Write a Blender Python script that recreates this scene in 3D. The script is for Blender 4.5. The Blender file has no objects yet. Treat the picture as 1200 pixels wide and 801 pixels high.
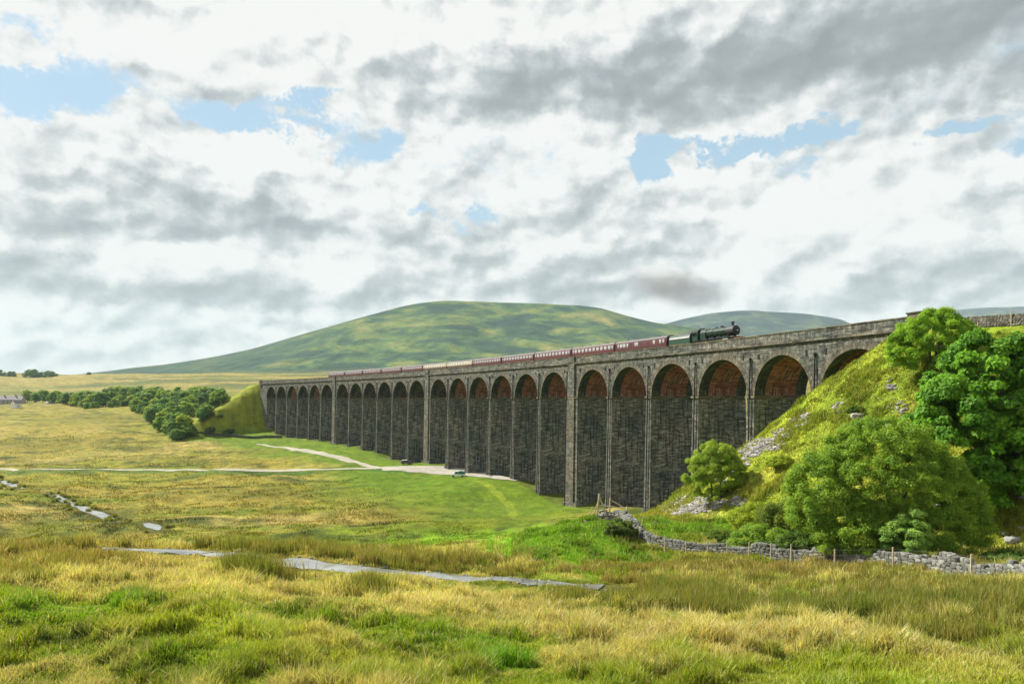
import bpy, bmesh, math, random
import numpy as np
from mathutils import Vector, noise as mnoise
R = math.radians
rng = np.random.default_rng(7)
random.seed(7)
scene = bpy.context.scene
C = scene.collection

# ------------------------------------------------------------------ object helpers
def link(o, parent=None):
    C.objects.link(o)
    if parent is not None: o.parent = parent
    return o

def tag(o, label=None, cat=None, group=None, kind=None):
    if label: o['label'] = label
    if cat: o['category'] = cat
    if group: o['group'] = group
    if kind: o['kind'] = kind
    return o

def empty(name, loc, rz=0.0, parent=None):
    o = bpy.data.objects.new(name, None)
    o.empty_display_size = 0.5
    o.location = loc; o.rotation_euler = (0, 0, rz)
    return link(o, parent)

def np_mesh(name, V, T, mat, parent=None, col=None, uv=None, smooth=False, Q=None, mi=None, mats=None):
    """fast mesh from numpy verts V, triangles T (and quads Q)"""
    me = bpy.data.meshes.new(name)
    V = np.asarray(V, dtype=np.float32)
    T = np.zeros((0, 3), np.int32) if T is None else np.asarray(T, np.int32)
    Q = np.zeros((0, 4), np.int32) if Q is None else np.asarray(Q, np.int32)
    nt, nq = len(T), len(Q)
    me.vertices.add(len(V)); me.vertices.foreach_set('co', V.ravel())
    loops = np.concatenate([T.ravel(), Q.ravel()]).astype(np.int32)
    me.loops.add(len(loops)); me.loops.foreach_set('vertex_index', loops)
    me.polygons.add(nt + nq)
    starts = np.concatenate([np.arange(nt) * 3, nt * 3 + np.arange(nq) * 4]).astype(np.int32)
    me.polygons.foreach_set('loop_start', starts)
    if mi is not None: me.polygons.foreach_set('material_index', np.asarray(mi, np.int32))
    me.update(calc_edges=True)
    me.polygons.foreach_set('use_smooth', np.full(nt + nq, smooth))
    if col is not None:
        a = me.color_attributes.new('Col', 'FLOAT_COLOR', 'POINT')
        c4 = np.ones((len(V), 4), np.float32); c4[:, :3] = col
        a.data.foreach_set('color', c4.ravel())
    if uv is not None:
        l = me.uv_layers.new(name='UVMap')
        l.data.foreach_set('uv', np.asarray(uv, np.float32)[loops].ravel())
    for m in (mats or [mat]): me.materials.append(m)
    me.validate()
    o = bpy.data.objects.new(name, me)
    return link(o, parent)

class MB:
    """collects faces with explicit uv; build() links ONE mesh object"""
    def __init__(s): s.v = []; s.f = []; s.uv = []; s.m = []; s.sm = []
    def face(s, pts, uvs=None, m=0, smooth=False):
        b = len(s.v); s.v += [tuple(p) for p in pts]
        s.f.append(tuple(range(b, b + len(pts))))
        s.uv.append(uvs or [(p[0] + p[1], p[2]) for p in pts]); s.m.append(m); s.sm.append(smooth)
    def box(s, a, b, m=0, xf=None, taper=None):
        x0, y0, z0 = a; x1, y1, z1 = b
        P = [(x0,y0,z0),(x1,y0,z0),(x1,y1,z0),(x0,y1,z0),(x0,y0,z1),(x1,y0,z1),(x1,y1,z1),(x0,y1,z1)]
        if taper: P = [taper(p) for p in P]
        if xf: P = [xf(p) for p in P]
        for q in ((0,3,2,1),(4,5,6,7),(0,1,5,4),(1,2,6,5),(2,3,7,6),(3,0,4,7)):
            pts = [P[i] for i in q]
            n = (Vector(pts[1]) - Vector(pts[0])).cross(Vector(pts[2]) - Vector(pts[1]))
            if abs(n.z) > max(abs(n.x), abs(n.y)): uv = [(p[0], p[1]) for p in pts]
            elif abs(n.x) > abs(n.y): uv = [(p[1], p[2]) for p in pts]
            else: uv = [(p[0], p[2]) for p in pts]
            s.face(pts, uv, m)
    def prism(s, prof, x0, x1, m=0, axis='x', smooth=False):
        """closed profile (list of (a,b)) extruded between x0 and x1"""
        def mk(x, a, b): return (x, a, b) if axis == 'x' else ((a, x, b) if axis == 'y' else (a, b, x))
        n = len(prof); L = 0
        for i in range(n):
            p, q = prof[i], prof[(i + 1) % n]; d = math.dist(p, q)
            s.face([mk(x0, *p), mk(x1, *p), mk(x1, *q), mk(x0, *q)], [(x0, L), (x1, L), (x1, L + d), (x0, L + d)], m, smooth); L += d
        s.face([mk(x0, *p) for p in reversed(prof)], [p for p in reversed(prof)], m)
        s.face([mk(x1, *p) for p in prof], list(prof), m)
    def cyl(s, p, q, r0, r1=None, n=12, m=0, smooth=True, caps=True):
        r1 = r0 if r1 is None else r1
        p = Vector(p); q = Vector(q); d = (q - p); L = d.length; d.normalize()
        a = d.orthogonal().normalized(); b = d.cross(a)
        A = [p + (a * math.cos(t) + b * math.sin(t)) * r0 for t in [2*math.pi*i/n for i in range(n)]]
        B = [q + (a * math.cos(t) + b * math.sin(t)) * r1 for t in [2*math.pi*i/n for i in range(n)]]
        for i in range(n):
            j = (i + 1) % n
            s.face([A[i], A[j], B[j], B[i]], [(i/n, 0), (i/n+1/n, 0), (i/n+1/n, L), (i/n, L)], m, smooth)
        if caps:
            s.face(list(reversed(A)), [(0, 0)] * n, m); s.face(B, [(0, 0)] * n, m)
    def build(s, name, mat, parent=None, merge=True):
        me = bpy.data.meshes.new(name)
        me.from_pydata(s.v, [], s.f)
        l = me.uv_layers.new(name='UVMap')
        flat = [c for f in s.uv for uv in f for c in uv]
        l.data.foreach_set('uv', flat)
        mats = mat if isinstance(mat, (list, tuple)) else [mat]
        for k in mats: me.materials.append(k)
        me.polygons.foreach_set('material_index', s.m)
        me.polygons.foreach_set('use_smooth', s.sm)
        if merge:
            bm = bmesh.new(); bm.from_mesh(me); bmesh.ops.remove_doubles(bm, verts=bm.verts, dist=1e-4); bm.to_mesh(me); bm.free()
        me.update()
        o = bpy.data.objects.new(name, me)
        return link(o, parent)

def copy_tree(o, parent=None):
    c = o.copy(); C.objects.link(c); c.parent = parent
    for ch in list(o.children): copy_tree(ch, c)
    return c

# ------------------------------------------------------------------ materials
def new_mat(name):
    m = bpy.data.materials.new(name); m.use_nodes = True
    nt = m.node_tree; nt.nodes.clear()
    out = nt.nodes.new('ShaderNodeOutputMaterial')
    b = nt.nodes.new('ShaderNodeBsdfPrincipled'); nt.links.new(b.outputs[0], out.inputs[0])
    return m, nt, b, out
def N_(nt, t, **kw):
    n = nt.nodes.new(t)
    for k, v in kw.items():
        if k.startswith('i_'):
            key = k[2:]; key = int(key) if key.isdigit() else key
            n.inputs[key].default_value = v
        else: setattr(n, k, v)
    return n
def L_(nt, a, b): nt.links.new(a, b)
def ramp(nt, fac, stops):
    r = nt.nodes.new('ShaderNodeValToRGB'); e = r.color_ramp.elements
    while len(e) < len(stops): e.new(0.5)
    for i, (p, c) in enumerate(stops):
        e[i].position = p; e[i].color = (c[0], c[1], c[2], 1) if not isinstance(c, (int, float)) else (c, c, c, 1)
    nt.links.new(fac, r.inputs[0]); return r.outputs[0]
def mixc(nt, f, a, b, mode='MIX'):
    n = nt.nodes.new('ShaderNodeMix'); n.data_type = 'RGBA'; n.blend_type = mode
    for k, v in ((0, f), (6, a), (7, b)):
        if hasattr(v, 'type') and hasattr(v, 'links'): nt.links.new(v, n.inputs[k])
        elif k == 0: n.inputs[0].default_value = v
        else: n.inputs[k].default_value = (*v, 1) if len(v) == 3 else v
    return n.outputs[2]

def simple(name, col, rough=0.7, metal=0.0, var=0.25, scale=6.0, bump=0.0, spec=None):
    m, nt, b, out = new_mat(name)
    tc = N_(nt, 'ShaderNodeTexCoord')
    no = N_(nt, 'ShaderNodeTexNoise', i_Scale=scale, i_Detail=5.0, i_Roughness=0.6)
    L_(nt, tc.outputs['Object'], no.inputs['Vector'])
    c = ramp(nt, no.outputs[0], [(0.3, tuple(x * (1 - var) for x in col)), (0.7, tuple(min(1, x * (1 + var)) for x in col))])
    L_(nt, c, b.inputs['Base Color'])
    b.inputs['Roughness'].default_value = rough; b.inputs['Metallic'].default_value = metal
    if spec is not None: b.inputs['Specular IOR Level'].default_value = spec
    if bump:
        bu = N_(nt, 'ShaderNodeBump', i_Strength=bump, i_Distance=0.05); L_(nt, no.outputs[0], bu.inputs['Height']); L_(nt, bu.outputs[0], b.inputs['Normal'])
    return m

def masonry(name, c1, c2, mort, bw=0.62, rh=0.31, stain=0.7, patch=((0.9, 0.95, 0.8), (1.25, 1.05, 0.85)), rough=0.9, bump=0.6, streak=None, ms=0.022):
    m, nt, b, out = new_mat(name)
    uv = N_(nt, 'ShaderNodeUVMap', uv_map='UVMap')
    geo = N_(nt, 'ShaderNodeNewGeometry')
    # wobble of the coursing
    wn = N_(nt, 'ShaderNodeTexNoise', i_Scale=1.3, i_Detail=3.0); L_(nt, uv.outputs[0], wn.inputs['Vector'])
    wv = N_(nt, 'ShaderNodeVectorMath', operation='SCALE'); wv.inputs[3].default_value = 0.10
    ws = N_(nt, 'ShaderNodeVectorMath', operation='SUBTRACT'); L_(nt, wn.outputs['Color'], ws.inputs[0]); ws.inputs[1].default_value = (0.5, 0.5, 0.5)
    L_(nt, ws.outputs[0], wv.inputs[0])
    wa = N_(nt, 'ShaderNodeVectorMath', operation='ADD'); L_(nt, uv.outputs[0], wa.inputs[0]); L_(nt, wv.outputs[0], wa.inputs[1])
    br = N_(nt, 'ShaderNodeTexBrick', offset=0.5, squash=0.8, squash_frequency=3)
    br.inputs['Scale'].default_value = 1.0
    br.inputs['Brick Width'].default_value = bw; br.inputs['Row Height'].default_value = rh
    br.inputs['Mortar Size'].default_value = ms; br.inputs['Mortar Smooth'].default_value = 0.3
    br.inputs['Color1'].default_value = (*c1, 1); br.inputs['Color2'].default_value = (*c2, 1); br.inputs['Mortar'].default_value = (*mort, 1)
    L_(nt, wa.outputs[0], br.inputs['Vector'])
    # bigger blocks blend
    br2 = N_(nt, 'ShaderNodeTexVoronoi', i_Scale=1.0); mp = N_(nt, 'ShaderNodeMapping'); mp.inputs['Scale'].default_value = (0.8, 2.2, 1)
    L_(nt, wa.outputs[0], mp.inputs[0]); L_(nt, mp.outputs[0], br2.inputs['Vector'])
    vv = ramp(nt, br2.outputs['Color'], [(0.15, 0.55), (0.85, 1.5)])
    c = mixc(nt, 0.8, br.outputs['Color'], vv, 'MULTIPLY')
    # bedding bands: whole courses darker or lighter
    mb = N_(nt, 'ShaderNodeMapping'); mb.inputs['Scale'].default_value = (0.13, 1.15, 1); L_(nt, uv.outputs[0], mb.inputs[0])
    nb = N_(nt, 'ShaderNodeTexNoise', i_Scale=1.6, i_Detail=6.0, i_Roughness=0.75); L_(nt, mb.outputs[0], nb.inputs['Vector'])
    c = mixc(nt, 1.0, c, ramp(nt, nb.outputs[0], [(0.38, 0.34), (0.46, 0.85), (0.54, 1.05), (0.66, 1.55)]), 'MULTIPLY')
    # broad weathering patches in world space
    np_ = N_(nt, 'ShaderNodeTexNoise', i_Scale=0.16, i_Detail=6.0, i_Roughness=0.65); L_(nt, geo.outputs['Position'], np_.inputs['Vector'])
    c = mixc(nt, 1.0, c, ramp(nt, np_.outputs[0], [(0.35, tuple(patch[0])), (0.65, tuple(patch[1]))]), 'MULTIPLY')
    # vertical soot / damp streaks
    ms_ = N_(nt, 'ShaderNodeMapping'); ms_.inputs['Scale'].default_value = (1.4, 0.09, 1); L_(nt, uv.outputs[0], ms_.inputs[0])
    ns = N_(nt, 'ShaderNodeTexNoise', i_Scale=1.4, i_Detail=5.0, i_Roughness=0.6); L_(nt, ms_.outputs[0], ns.inputs['Vector'])
    c = mixc(nt, stain, c, ramp(nt, ns.outputs[0], [(0.38, 0.35), (0.52, 1.0), (0.75, 1.2)]), 'MULTIPLY')
    # pale lime stains
    nl = N_(nt, 'ShaderNodeTexNoise', i_Scale=2.3, i_Detail=4.0, i_Roughness=0.6); ml = N_(nt, 'ShaderNodeMapping'); ml.inputs['Scale'].default_value = (.9, .16, 1); ml.inputs['Location'].default_value = (7.7, 2.1, 0); L_(nt, uv.outputs[0], ml.inputs[0]); L_(nt, ml.outputs[0], nl.inputs['Vector'])
    c = mixc(nt, ramp(nt, nl.outputs[0], [(.58, 0.0), (.72, .5)]), c, (.34, .34, .30))
    if streak:
        ns2 = N_(nt, 'ShaderNodeTexNoise', i_Scale=3.2, i_Detail=3.0, i_Roughness=0.5)
        mm = N_(nt, 'ShaderNodeMapping'); mm.inputs['Scale'].default_value = (1.5, 0.07, 1); mm.inputs['Location'].default_value = (3.3, 8, 0); L_(nt, uv.outputs[0], mm.inputs[0]); L_(nt, mm.outputs[0], ns2.inputs['Vector'])
        f = ramp(nt, ns2.outputs[0], [(0.60, 0.0), (0.68, 0.85)])
        c = mixc(nt, f, c, streak)
    L_(nt, c, b.inputs['Base Color']); b.inputs['Roughness'].default_value = rough
    b.inputs['Specular IOR Level'].default_value = 0.25
    bu = N_(nt, 'ShaderNodeBump', i_Strength=bump, i_Distance=0.06)
    hs = mixc(nt, 0.5, ramp(nt, br.outputs['Fac'], [(0, 1.0), (1, 0.0)]), br2.outputs['Color'], 'MULTIPLY')
    L_(nt, hs, bu.inputs['Height']); L_(nt, bu.outputs[0], b.inputs['Normal'])
    return m

def veg_mat(name, trans=0.35, attr=True, col=(0.1, 0.12, 0.03), noise_scale=0.0, rough=0.6):
    m, nt, b, out = new_mat(name)
    if attr:
        a = N_(nt, 'ShaderNodeVertexColor', layer_name='Col'); c = a.outputs[0]
    else:
        rg = N_(nt, 'ShaderNodeRGB'); rg.outputs[0].default_value = (*col, 1); c = rg.outputs[0]
    oi = N_(nt, 'ShaderNodeObjectInfo')
    L_(nt, c, b.inputs['Base Color']); b.inputs['Roughness'].default_value = rough; b.inputs['Specular IOR Level'].default_value = 0.2
    tr = N_(nt, 'ShaderNodeBsdfTranslucent')
    c2 = mixc(nt, 1.0, c, (1.25, 1.15, 0.6), 'MULTIPLY'); L_(nt, c2, tr.inputs[0])
    mx = N_(nt, 'ShaderNodeMixShader'); mx.inputs[0].default_value = trans
    L_(nt, b.outputs[0], mx.inputs[1]); L_(nt, tr.outputs[0], mx.inputs[2]); L_(nt, mx.outputs[0], out.inputs[0])
    return m

# ------------------------------------------------------------------ numpy value noise
def _hash(ix, iy, seed):
    h = (ix.astype(np.int64) * 374761393 + iy.astype(np.int64) * 668265263 + seed * 1442695041) & 0xFFFFFFFF
    h = ((h ^ (h >> 13)) * 1274126177) & 0xFFFFFFFF
    return ((h ^ (h >> 16)) & 0xFFFF) / 65535.0
def vnoise(x, y, seed=0):
    x = np.asarray(x, float); y = np.asarray(y, float)
    ix = np.floor(x); iy = np.floor(y); fx = x - ix; fy = y - iy
    fx = fx * fx * fx * (fx * (fx * 6 - 15) + 10); fy = fy * fy * fy * (fy * (fy * 6 - 15) + 10)
    a = _hash(ix, iy, seed); b = _hash(ix + 1, iy, seed); c = _hash(ix, iy + 1, seed); d = _hash(ix + 1, iy + 1, seed)
    return (a * (1 - fx) + b * fx) * (1 - fy) + (c * (1 - fx) + d * fx) * fy
def fbm(x, y, seed=0, oct=4, gain=0.5):
    s = 0; a = 1; t = 0
    for i in range(oct):
        s = s + a * vnoise(x * 2 ** i + 17.3 * i, y * 2 ** i - 9.1 * i, seed + i); t += a; a *= gain
    return s / t
def sstep(a, b, x):
    t = np.clip((x - a) / (b - a), 0, 1); return t * t * (3 - 2 * t)

# ------------------------------------------------------------------ camera geometry (1200 px wide frame)
FP, HY = 800.0, 467.4           # focal length in px, horizon row
cam = bpy.data.cameras.new('camera'); camo = bpy.data.objects.new('camera', cam); link(camo)
camo.location = (0, 0, 0); camo.rotation_euler = (R(90), 0, 0)
cam.sensor_width = 36; cam.lens = 36 * FP / 1200.0; cam.shift_y = (HY - 400.5) / 1200.0
cam.clip_start = 0.3; cam.clip_end = 40000
scene.camera = camo

# ------------------------------------------------------------------ the railway's line in plan
TH, K0, K1 = 0.36292592, 0.00144886, -0.00130017 / 1000
SS = np.arange(-160, 1100.01, 1.0)
def heading(s): s = np.clip(s, 0, 375); return TH + K0 * s + K1 * s * s
_h = heading(SS); _dx = -np.sin(_h); _dy = np.cos(_h)
_CX = np.concatenate([[0], np.cumsum((_dx[1:] + _dx[:-1]) / 2)]); _CY = np.concatenate([[0], np.cumsum((_dy[1:] + _dy[:-1]) / 2)])
_CX += 48.05 - _CX[160]; _CY += 107.30 - _CY[160]
def W(s, w=0.0, z=0.0):
    """point at chainage s, w metres beyond the near face, height z"""
    x = float(np.interp(s, SS, _CX)); y = float(np.interp(s, SS, _CY)); h = float(heading(s))
    return (x + math.cos(h) * w, y + math.sin(h) * w, z)
HW = 11.7                        # width of the viaduct
CLX = _CX + np.cos(_h) * HW / 2; CLY = _CY + np.sin(_h) * HW / 2
ZS, ZSTR, ZPAR, ZRAIL = 0.6, 9.2, 11.15, 9.75
pitch, thick = 15.5, 3.7
piers = []; c_ = 0
for i in range(24):
    if i: c_ += pitch + (thick / 2 if i in (5, 11, 17) else 0) + (thick / 2 if i - 1 in (5, 11, 17) else 0)
    piers.append(c_)
piers[0] += 0.4; piers[1] -= 0.3; piers[2] -= 0.35
# pier 23 is the far abutment side; near abutment before pier 0
S_NEAR = piers[0] - pitch; S_FAR = piers[23]
S_A, S_B = S_NEAR - 2.4, S_FAR + 9.0

def line_sd(X, Y):
    """chainage and signed offset (negative = camera side) of points from the near face"""
    X = np.asarray(X, float).ravel(); Y = np.asarray(Y, float).ravel()
    idx = np.arange(0, len(SS), 6); ax = _CX[idx]; ay = _CY[idx]; hh = _h[idx]; sv = SS[idx]
    S = np.empty(len(X)); Wd = np.empty(len(X))
    for a in range(0, len(X), 60000):
        x = X[a:a+60000, None]; y = Y[a:a+60000, None]
        d2 = (x - ax) ** 2 + (y - ay) ** 2; k = np.argmin(d2, axis=1)
        dx = x[:, 0] - ax[k]; dy = y[:, 0] - ay[k]; h = hh[k]
        S[a:a+60000] = sv[k] + (-np.sin(h) * dx + np.cos(h) * dy)
        Wd[a:a+60000] = np.cos(h) * dx + np.sin(h) * dy
    return S, Wd

# ------------------------------------------------------------------ terrain
YK = [1, 8, 16, 22, 28, 35, 44, 52, 60, 68, 76, 84, 95, 112, 130, 150, 175, 205, 240, 285, 350, 420, 520, 650, 850, 1050, 1400, 1900, 2600, 4000, 12000]
def col_(pairs, far):
    """pairs (Y, y_img) -> z at each YK"""
    p = sorted(pairs); ly = np.log([a for a, b in p]); z = np.array([-(b - HY) / FP * a for a, b in p])
    lk = np.log(YK); zz = np.interp(lk, ly, z)
    return zz
FARL = [(650, 480), (850, 471), (1050, 466), (1400, 455), (1900, 437.5), (2600, 444), (4000, 452), (12000, 462)]
COLS = {
 -200: [(16, 801), (22, 720), (28, 690), (35, 666), (44, 652), (52, 650), (95, 690), (130, 660), (150, 625), (175, 600), (205, 582), (285, 549), (350, 533), (420, 505), (520, 492)] + FARL,
 0:    [(16, 801), (22, 716), (28, 684), (35, 657), (44, 642), (52, 640), (95, 690), (130, 657), (150, 623), (175, 600), (205, 582), (285, 549), (350, 533), (420, 508), (520, 492)] + FARL,
 150:  [(16, 801), (22, 722), (28, 690), (35, 663), (44, 644), (52, 639), (95, 680), (130, 650), (150, 622), (175, 600), (205, 580), (285, 547), (350, 530), (420, 507), (520, 491)] + [(650, 479), (850, 469), (1050, 464), (1400, 454), (1900, 437), (2600, 443), (4000, 452), (12000, 462)],
 300:  [(16, 801), (22, 728), (28, 698), (35, 672), (44, 650), (52, 641), (95, 672), (130, 648), (150, 622), (175, 600), (205, 579), (285, 546), (350, 526), (420, 503), (520, 490), (650, 478), (850, 464), (1050, 458), (1400, 449), (1900, 437), (2600, 441), (4000, 450), (12000, 462)],
 450:  [(16, 801), (22, 734), (28, 706), (35, 683), (44, 662), (52, 650), (60, 643), (95, 660), (130, 642), (150, 622), (175, 600), (205, 577), (240, 555), (285, 537), (350, 516), (420, 505), (520, 490), (650, 478), (850, 462), (1050, 456), (1400, 446), (1900, 436), (2600, 438), (4000, 448), (12000, 461)],
 600:  [(16, 801), (22, 738), (28, 712), (35, 693), (44, 674), (52, 660), (60, 649), (68, 638), (80, 624), (95, 633), (112, 631), (130, 626), (150, 615), (175, 596), (190, 577), (205, 564), (240, 551), (285, 538), (350, 516), (420, 505), (520, 490), (650, 475), (850, 460), (1050, 454), (1400, 446), (1900, 434), (2600, 437), (4000, 446), (12000, 461)],
 700:  [(16, 801), (22, 740), (28, 715), (35, 696), (44, 678), (52, 664), (60, 652), (68, 634), (76, 610), (84, 606), (95, 612), (112, 612), (130, 608), (150, 603), (175, 595), (205, 575), (240, 560), (350, 520), (520, 490), (850, 460), (1050, 454), (1400, 446), (1900, 434), (2600, 437), (4000, 446), (12000, 461)],
 800:  [(15.5, 801), (22, 742), (28, 718), (35, 699), (44, 682), (52, 668), (60, 657), (68, 648), (76, 624), (88, 603), (95, 604), (112, 609), (130, 606), (150, 600), (175, 591), (205, 575), (240, 560), (350, 520), (520, 490), (850, 460), (1050, 454), (1400, 446), (1900, 434), (2600, 437), (4000, 446), (12000, 461)],
 900:  [(15, 801), (22, 744), (28, 720), (35, 700), (44, 683), (52, 669), (60, 656), (68, 645), (76, 628), (84, 613), (95, 606), (112, 605), (130, 600), (150, 596), (175, 590), (205, 575), (240, 560), (350, 520), (520, 490), (850, 460), (1050, 454), (1400, 446), (1900, 434), (2600, 437), (4000, 446), (12000, 461)],
 1050: [(15, 801), (22, 742), (28, 718), (35, 695), (44, 675), (52, 661), (60, 648), (68, 636), (76, 622), (84, 610), (95, 600), (130, 590), (205, 570), (350, 520), (520, 490), (850, 460), (1400, 446), (1900, 434), (2600, 437), (4000, 446), (12000, 461)],
 1200: [(14.5, 801), (22, 738), (28, 712), (35, 688), (40, 676), (44, 668), (52, 652), (60, 636), (68, 620), (84, 596), (130, 575), (205, 560), (350, 520), (520, 490), (850, 460), (1400, 446), (1900, 434), (2600, 437), (4000, 446), (12000, 461)],
 1400: [(14, 801), (22, 735), (28, 705), (35, 680), (44, 655), (52, 638), (60, 622), (84, 585), (130, 565), (205, 550), (350, 520), (520, 490), (850, 460), (1400, 446), (1900, 434), (2600, 437), (4000, 446), (12000, 461)],
}
_ux = np.array([(k - 600) / FP for k in sorted(COLS)])
_T = []
for k in sorted(COLS):
    z = col_(COLS[k], None); z[0] = -2.0; z[1] = -4.6 + 0.0 * k; _T.append(z)
_T = np.array(_T)
_lu = np.linspace(-1.05, 1.05, 141); _ll = np.linspace(0, math.log(12000), 420)
_tmp = np.array([np.interp(_ll, np.log(YK), row) for row in _T])
_G = np.array([np.interp(_lu, _ux, _tmp[:, j]) for j in range(_tmp.shape[1])]).T     # (u, lnY)
def _blur(A, ax, n):
    k = np.hanning(2 * n + 3)[1:-1]; k /= k.sum()
    pad = [(0, 0), (0, 0)]; pad[ax] = (n, n); P = np.pad(A, pad, mode='edge')
    return np.apply_along_axis(lambda v: np.convolve(v, k, 'valid'), ax, P)
_G = _blur(_blur(_G, 0, 4), 1, 3)
def base_z(X, Y):
    X = np.asarray(X, float); Y = np.asarray(Y, float)
    az = np.arctan2(X, Y); azc = np.clip(az, -0.80, 0.80); r = np.hypot(X, Y)
    u = np.tan(azc); d = np.maximum(r * np.cos(azc), 1.0)
    fu = np.clip((u - _lu[0]) / (_lu[1] - _lu[0]), 0, len(_lu) - 1.001); fl = np.clip(np.log(d) / (_ll[1] - _ll[0]), 0, len(_ll) - 1.001)
    i = fu.astype(int); j = fl.astype(int); a = fu - i; b = fl - j
    z = (_G[i, j] * (1 - a) + _G[i+1, j] * a) * (1 - b) + (_G[i, j+1] * (1 - a) + _G[i+1, j+1] * a) * b
    return z
_nidx = np.where((SS <= S_NEAR - 1.0))[0][::-6][::-1]; _fidx = np.where(SS >= S_FAR + 3)[0][::8]
def emb_z(X, Y):
    X = np.asarray(X, float); Y = np.asarray(Y, float); shp = X.shape; x = X.ravel(); y = Y.ravel()
    out = np.full(len(x), -500.0)
    for idx, slope, hw in ((_nidx, 0.81, 6.3), (_fidx, 0.62, 4.5)):
        ax, ay = CLX[idx], CLY[idx]
        near = np.where((x > ax.min() - 90) & (x < ax.max() + 90) & (y > ay.min() - 90) & (y < ay.max() + 90))[0]
        for a in range(0, len(near), 60000):
            q = near[a:a+60000]; px = x[q, None]; py = y[q, None]
            # distance to segments
            vx = ax[1:] - ax[:-1]; vy = ay[1:] - ay[:-1]; l2 = vx * vx + vy * vy
            t = np.clip(((px - ax[:-1]) * vx + (py - ay[:-1]) * vy) / l2, 0, 1)
            d = np.sqrt(((px - ax[:-1] - t * vx) ** 2 + (py - ay[:-1] - t * vy) ** 2).min(axis=1))
            wob = (fbm(x[q] / 9, y[q] / 9, 31, 4) - 0.5) * 2.2 + (fbm(x[q] / 2.4, y[q] / 2.4, 33, 3) - .5) * .9
            top_ = 9.35 if slope < .7 else 9.35 - .045 * np.maximum(0, S_A - np.interp(y[q], _CY[:200], SS[:200]))
            z = top_ - slope * np.maximum(0, d - hw + wob * sstep(hw, hw + 9, d))
            if slope < 0.7:       # the far bank is held back by the wing wall
                sc_, wc_ = line_sd(x[q], y[q]); z = z - 2.0 * np.maximum(0, S_FAR + 13 - sc_) - .5 * np.maximum(0, sc_ - S_FAR - 28)
            out[q] = np.maximum(out[q], z)
    return out.reshape(shp)
def smax(a, b, k=2.2):
    h = np.clip(0.5 + 0.5 * (b - a) / k, 0, 1)
    return a * (1 - h) + b * h + k * h * (1 - h)
STREAM = []       # filled below: polyline points of the beck with half widths, carved into the ground
def terrain(X, Y, detail=True):
    X = np.asarray(X, float); Y = np.asarray(Y, float)
    z = base_z(X, Y)
    r = np.hypot(X, Y)
    if detail:
        amp = sstep(3, 14, r)
        z = z + amp * ((fbm(X / 3.1, Y / 3.1, 3, 4) - 0.5) * 0.95 * (1 - sstep(70, 150, r)))
        z = z + (fbm(X / 30, Y / 26, 5, 3) - 0.5) * 5.0 * sstep(115, 160, r) * (1 - 0.4 * sstep(600, 1500, r))
        z = z + (fbm(X / 160, Y / 160, 9, 3) - 0.5) * 16 * sstep(500, 1300, r)
    e = emb_z(X, Y)
    z = smax(z, e)
    return z
def hit(x, y, ymin=2.0, ymax=9000.0, detail=True):
    """first ground point seen at photo position (x, y)"""
    u = (x - 600) / FP; v = (HY - y) / FP
    Ys = np.exp(np.linspace(math.log(ymin), math.log(ymax), 900))
    g = terrain(u * Ys, Ys, detail) - v * Ys
    k = np.where(g > 0)[0]
    if len(k) == 0: return None
    k = k[0]
    if k == 0: Yh = Ys[0]
    else: t = g[k-1] / (g[k-1] - g[k]); Yh = Ys[k-1] + t * (Ys[k] - Ys[k-1])
    return (u * Yh, Yh, v * Yh)
def gz(X, Y): return float(terrain(np.array([X]), np.array([Y]))[0])
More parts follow.
